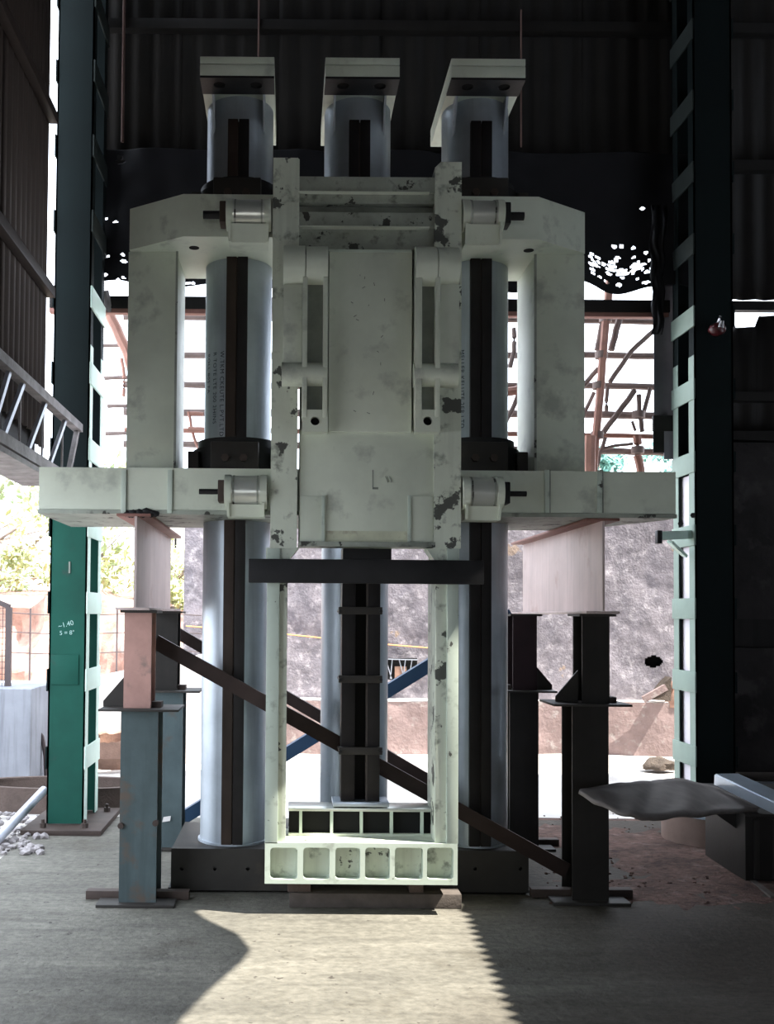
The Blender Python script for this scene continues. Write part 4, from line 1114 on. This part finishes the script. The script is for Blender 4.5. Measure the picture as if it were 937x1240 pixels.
m_.tube(pts, .02, 8); tag(m_.build('bent_pipe', 'fencewire'), 'rusty pipe bent in a narrow arch beside the green column', 'pipe')
m_ = MB(); a = ground_pt(-10, 1024, .03); b = P(53, 957, 7.35); m_.cyl(a, b, .032, seg=14); tag(m_.build('loose_pipe', 'greypipe'), 'grey pipe leaning from the floor onto the green column', 'pipe')

# bamboo scaffold lashed together beyond the back opening
sc = thing('scaffold', 'lashed bamboo and stick scaffold standing outside the back opening', 'scaffold', (1.2, 8.7, 0))
def pole(pts, Y, r_, mat, nm='pole'):
    m_ = MB(); q = []
    for k in range(len(pts) - 1):
        for s_ in range(5):
            f = s_ / 5; px = pts[k][0] + (pts[k+1][0]-pts[k][0])*f; py = pts[k][1] + (pts[k+1][1]-pts[k][1])*f; q.append((px, py))
    q.append(pts[-1])
    v = [P(px + 1.3 * mnoise.noise(Vector((px*.07, py*.07, 1))), py + 1.0 * mnoise.noise(Vector((px*.06, py*.06, 8))), Y) for px, py in q]
    m_.tube(v, r_, 8); m_.build(nm, mat, sc)
pole([(713, 640), (722, 521), (734, 384), (738, 340)], 8.7, .036, 'bamboo')
g0 = ground_pt(712, 900)
m_ = MB(); a = P(713, 640, 8.7); m_.tube([(a.x, 8.7, -.03), a], .04, 8); m_.build('pole', 'bamboo', sc)
pole([(714, 528), (712, 620)], 8.62, .055, 'bamboo')
for pts, r_ in ((((729, 388), (722, 424)), .024), (((750, 384), (740, 424)), .030), (((800, 393), (764, 425), (738, 463)), .022), (((736, 468), (734, 498)), .018),
                (((724, 446), (706, 468)), .022), (((719, 475), (706, 505)), .018), (((768, 473), (750, 498), (730, 524)), .026), (((773.6, 478), (774, 500), (778, 523)), .022),
                (((787, 470), (780, 498)), .020), (((733, 530), (726, 550), (721, 568)), .018), (((727, 543), (766, 537)), .014), (((765, 510), (770, 522)), .014)):
    pole(pts, 8.78, r_, 'stick')
pole([(771, 527), (772, 552), (779, 590)], 8.8, .038, 'bamboo')
pole([(826, 560), (812, 610), (813, 606)], 9.2, .02, 'bamboo')
pole([(829, 575), (820, 600), (821, 612)], 9.2, .02, 'bamboo')
# long horizontals running the whole width
for (yl, yr, r_, mt) in ((385, 388, .030, 'stick'), (431, 430, .030, 'stick'), (467, 467, .030, 'stick'), (500, 502, .034, 'stick'), (522, 527, .022, 'bamboo'), (539, 546, .030, 'stick')):
    pole([(150, yl - 1.5), (330, yl), (560, (yl+yr)/2), (730, yr), (830, yr + 3)], 8.9, r_, mt)
for (ya, xa_, xb_) in ((418, 118, 150), (457, 120, 156), (491, 130, 158), (524, 128, 158)):
    pole([(xa_, ya + 1), (xb_ + 8, ya)], 8.9, .018, 'stick')
pole([(131, 378), (142, 400), (156, 432), (160, 450)], 8.5, .045, 'bamboo')
pole([(147, 434), (151, 458), (149, 480)], 8.8, .016, 'bamboo')
pole([(228, 498), (232, 520), (241, 545)], 8.85, .014, 'bamboo'); pole([(230, 500), (246, 502)], 8.8, .018, 'bamboo'); pole([(228, 520), (247, 521)], 8.8, .026, 'bamboo')
pole([(622, 398), (623, 425), (617, 445)], 8.8, .022, 'stick'); pole([(628, 478), (612, 512)], 8.8, .022, 'stick'); pole([(606, 476), (632, 472)], 8.75, .04, 'bamboo')
# lashings
for px, py in ((728, 430), (725, 467), (723, 527), (733, 386), (773, 502), (772, 545)):
    m_ = MB(); p = P(px, py, 8.72); m_.ring(p, .03, .055, -.03, .03, 14); m_.build('lashing', 'stick', sc)

# pieces of tyre-dark clutter: a bamboo butt sticking out of the tarp on the left
m_ = MB(); m_.tube([P(127, 352, 7.55), P(133, 378, 7.6)], .03, 8); tag(m_.build('bamboo_butt', 'weathered'), 'short bamboo butt poking from the tarpaulin by the green left column', 'bamboo')

# chalk marks on the green column
def flat_text(body, size, px, py, Y, parent, rot=0):
    cu = bpy.data.curves.new('t', 'FONT'); cu.body = body; cu.size = size
    to = bpy.data.objects.new('t', cu); COL.objects.link(to)
    dg = bpy.context.evaluated_depsgraph_get(); me = bpy.data.meshes.new_from_object(to.evaluated_get(dg))
    bpy.data.objects.remove(to); bpy.data.curves.remove(cu)
    p = P(px, py, Y); org = WORLD[parent.name]; m_ = MB(); m_.b.from_mesh(me); bpy.data.meshes.remove(me)
    for v in m_.b.verts:
        a, b = v.co.x * math.cos(rot) - v.co.y * math.sin(rot), v.co.x * math.sin(rot) + v.co.y * math.cos(rot)
        v.co = Vector((p.x + a, Y, p.z + b)) - org
    me = bpy.data.meshes.new('chalk_mark'); m_.b.to_mesh(me); m_.b.free(); me.materials.append(M['chalk'])
    o = bpy.data.objects.new('chalk_mark', me); COL.objects.link(o); o.parent = parent
flat_text('~1.40', .048, 71, 761, 6.997, ls, .25)
flat_text('5 = 8\u00b0', .042, 72, 769, 6.997, ls, .05)
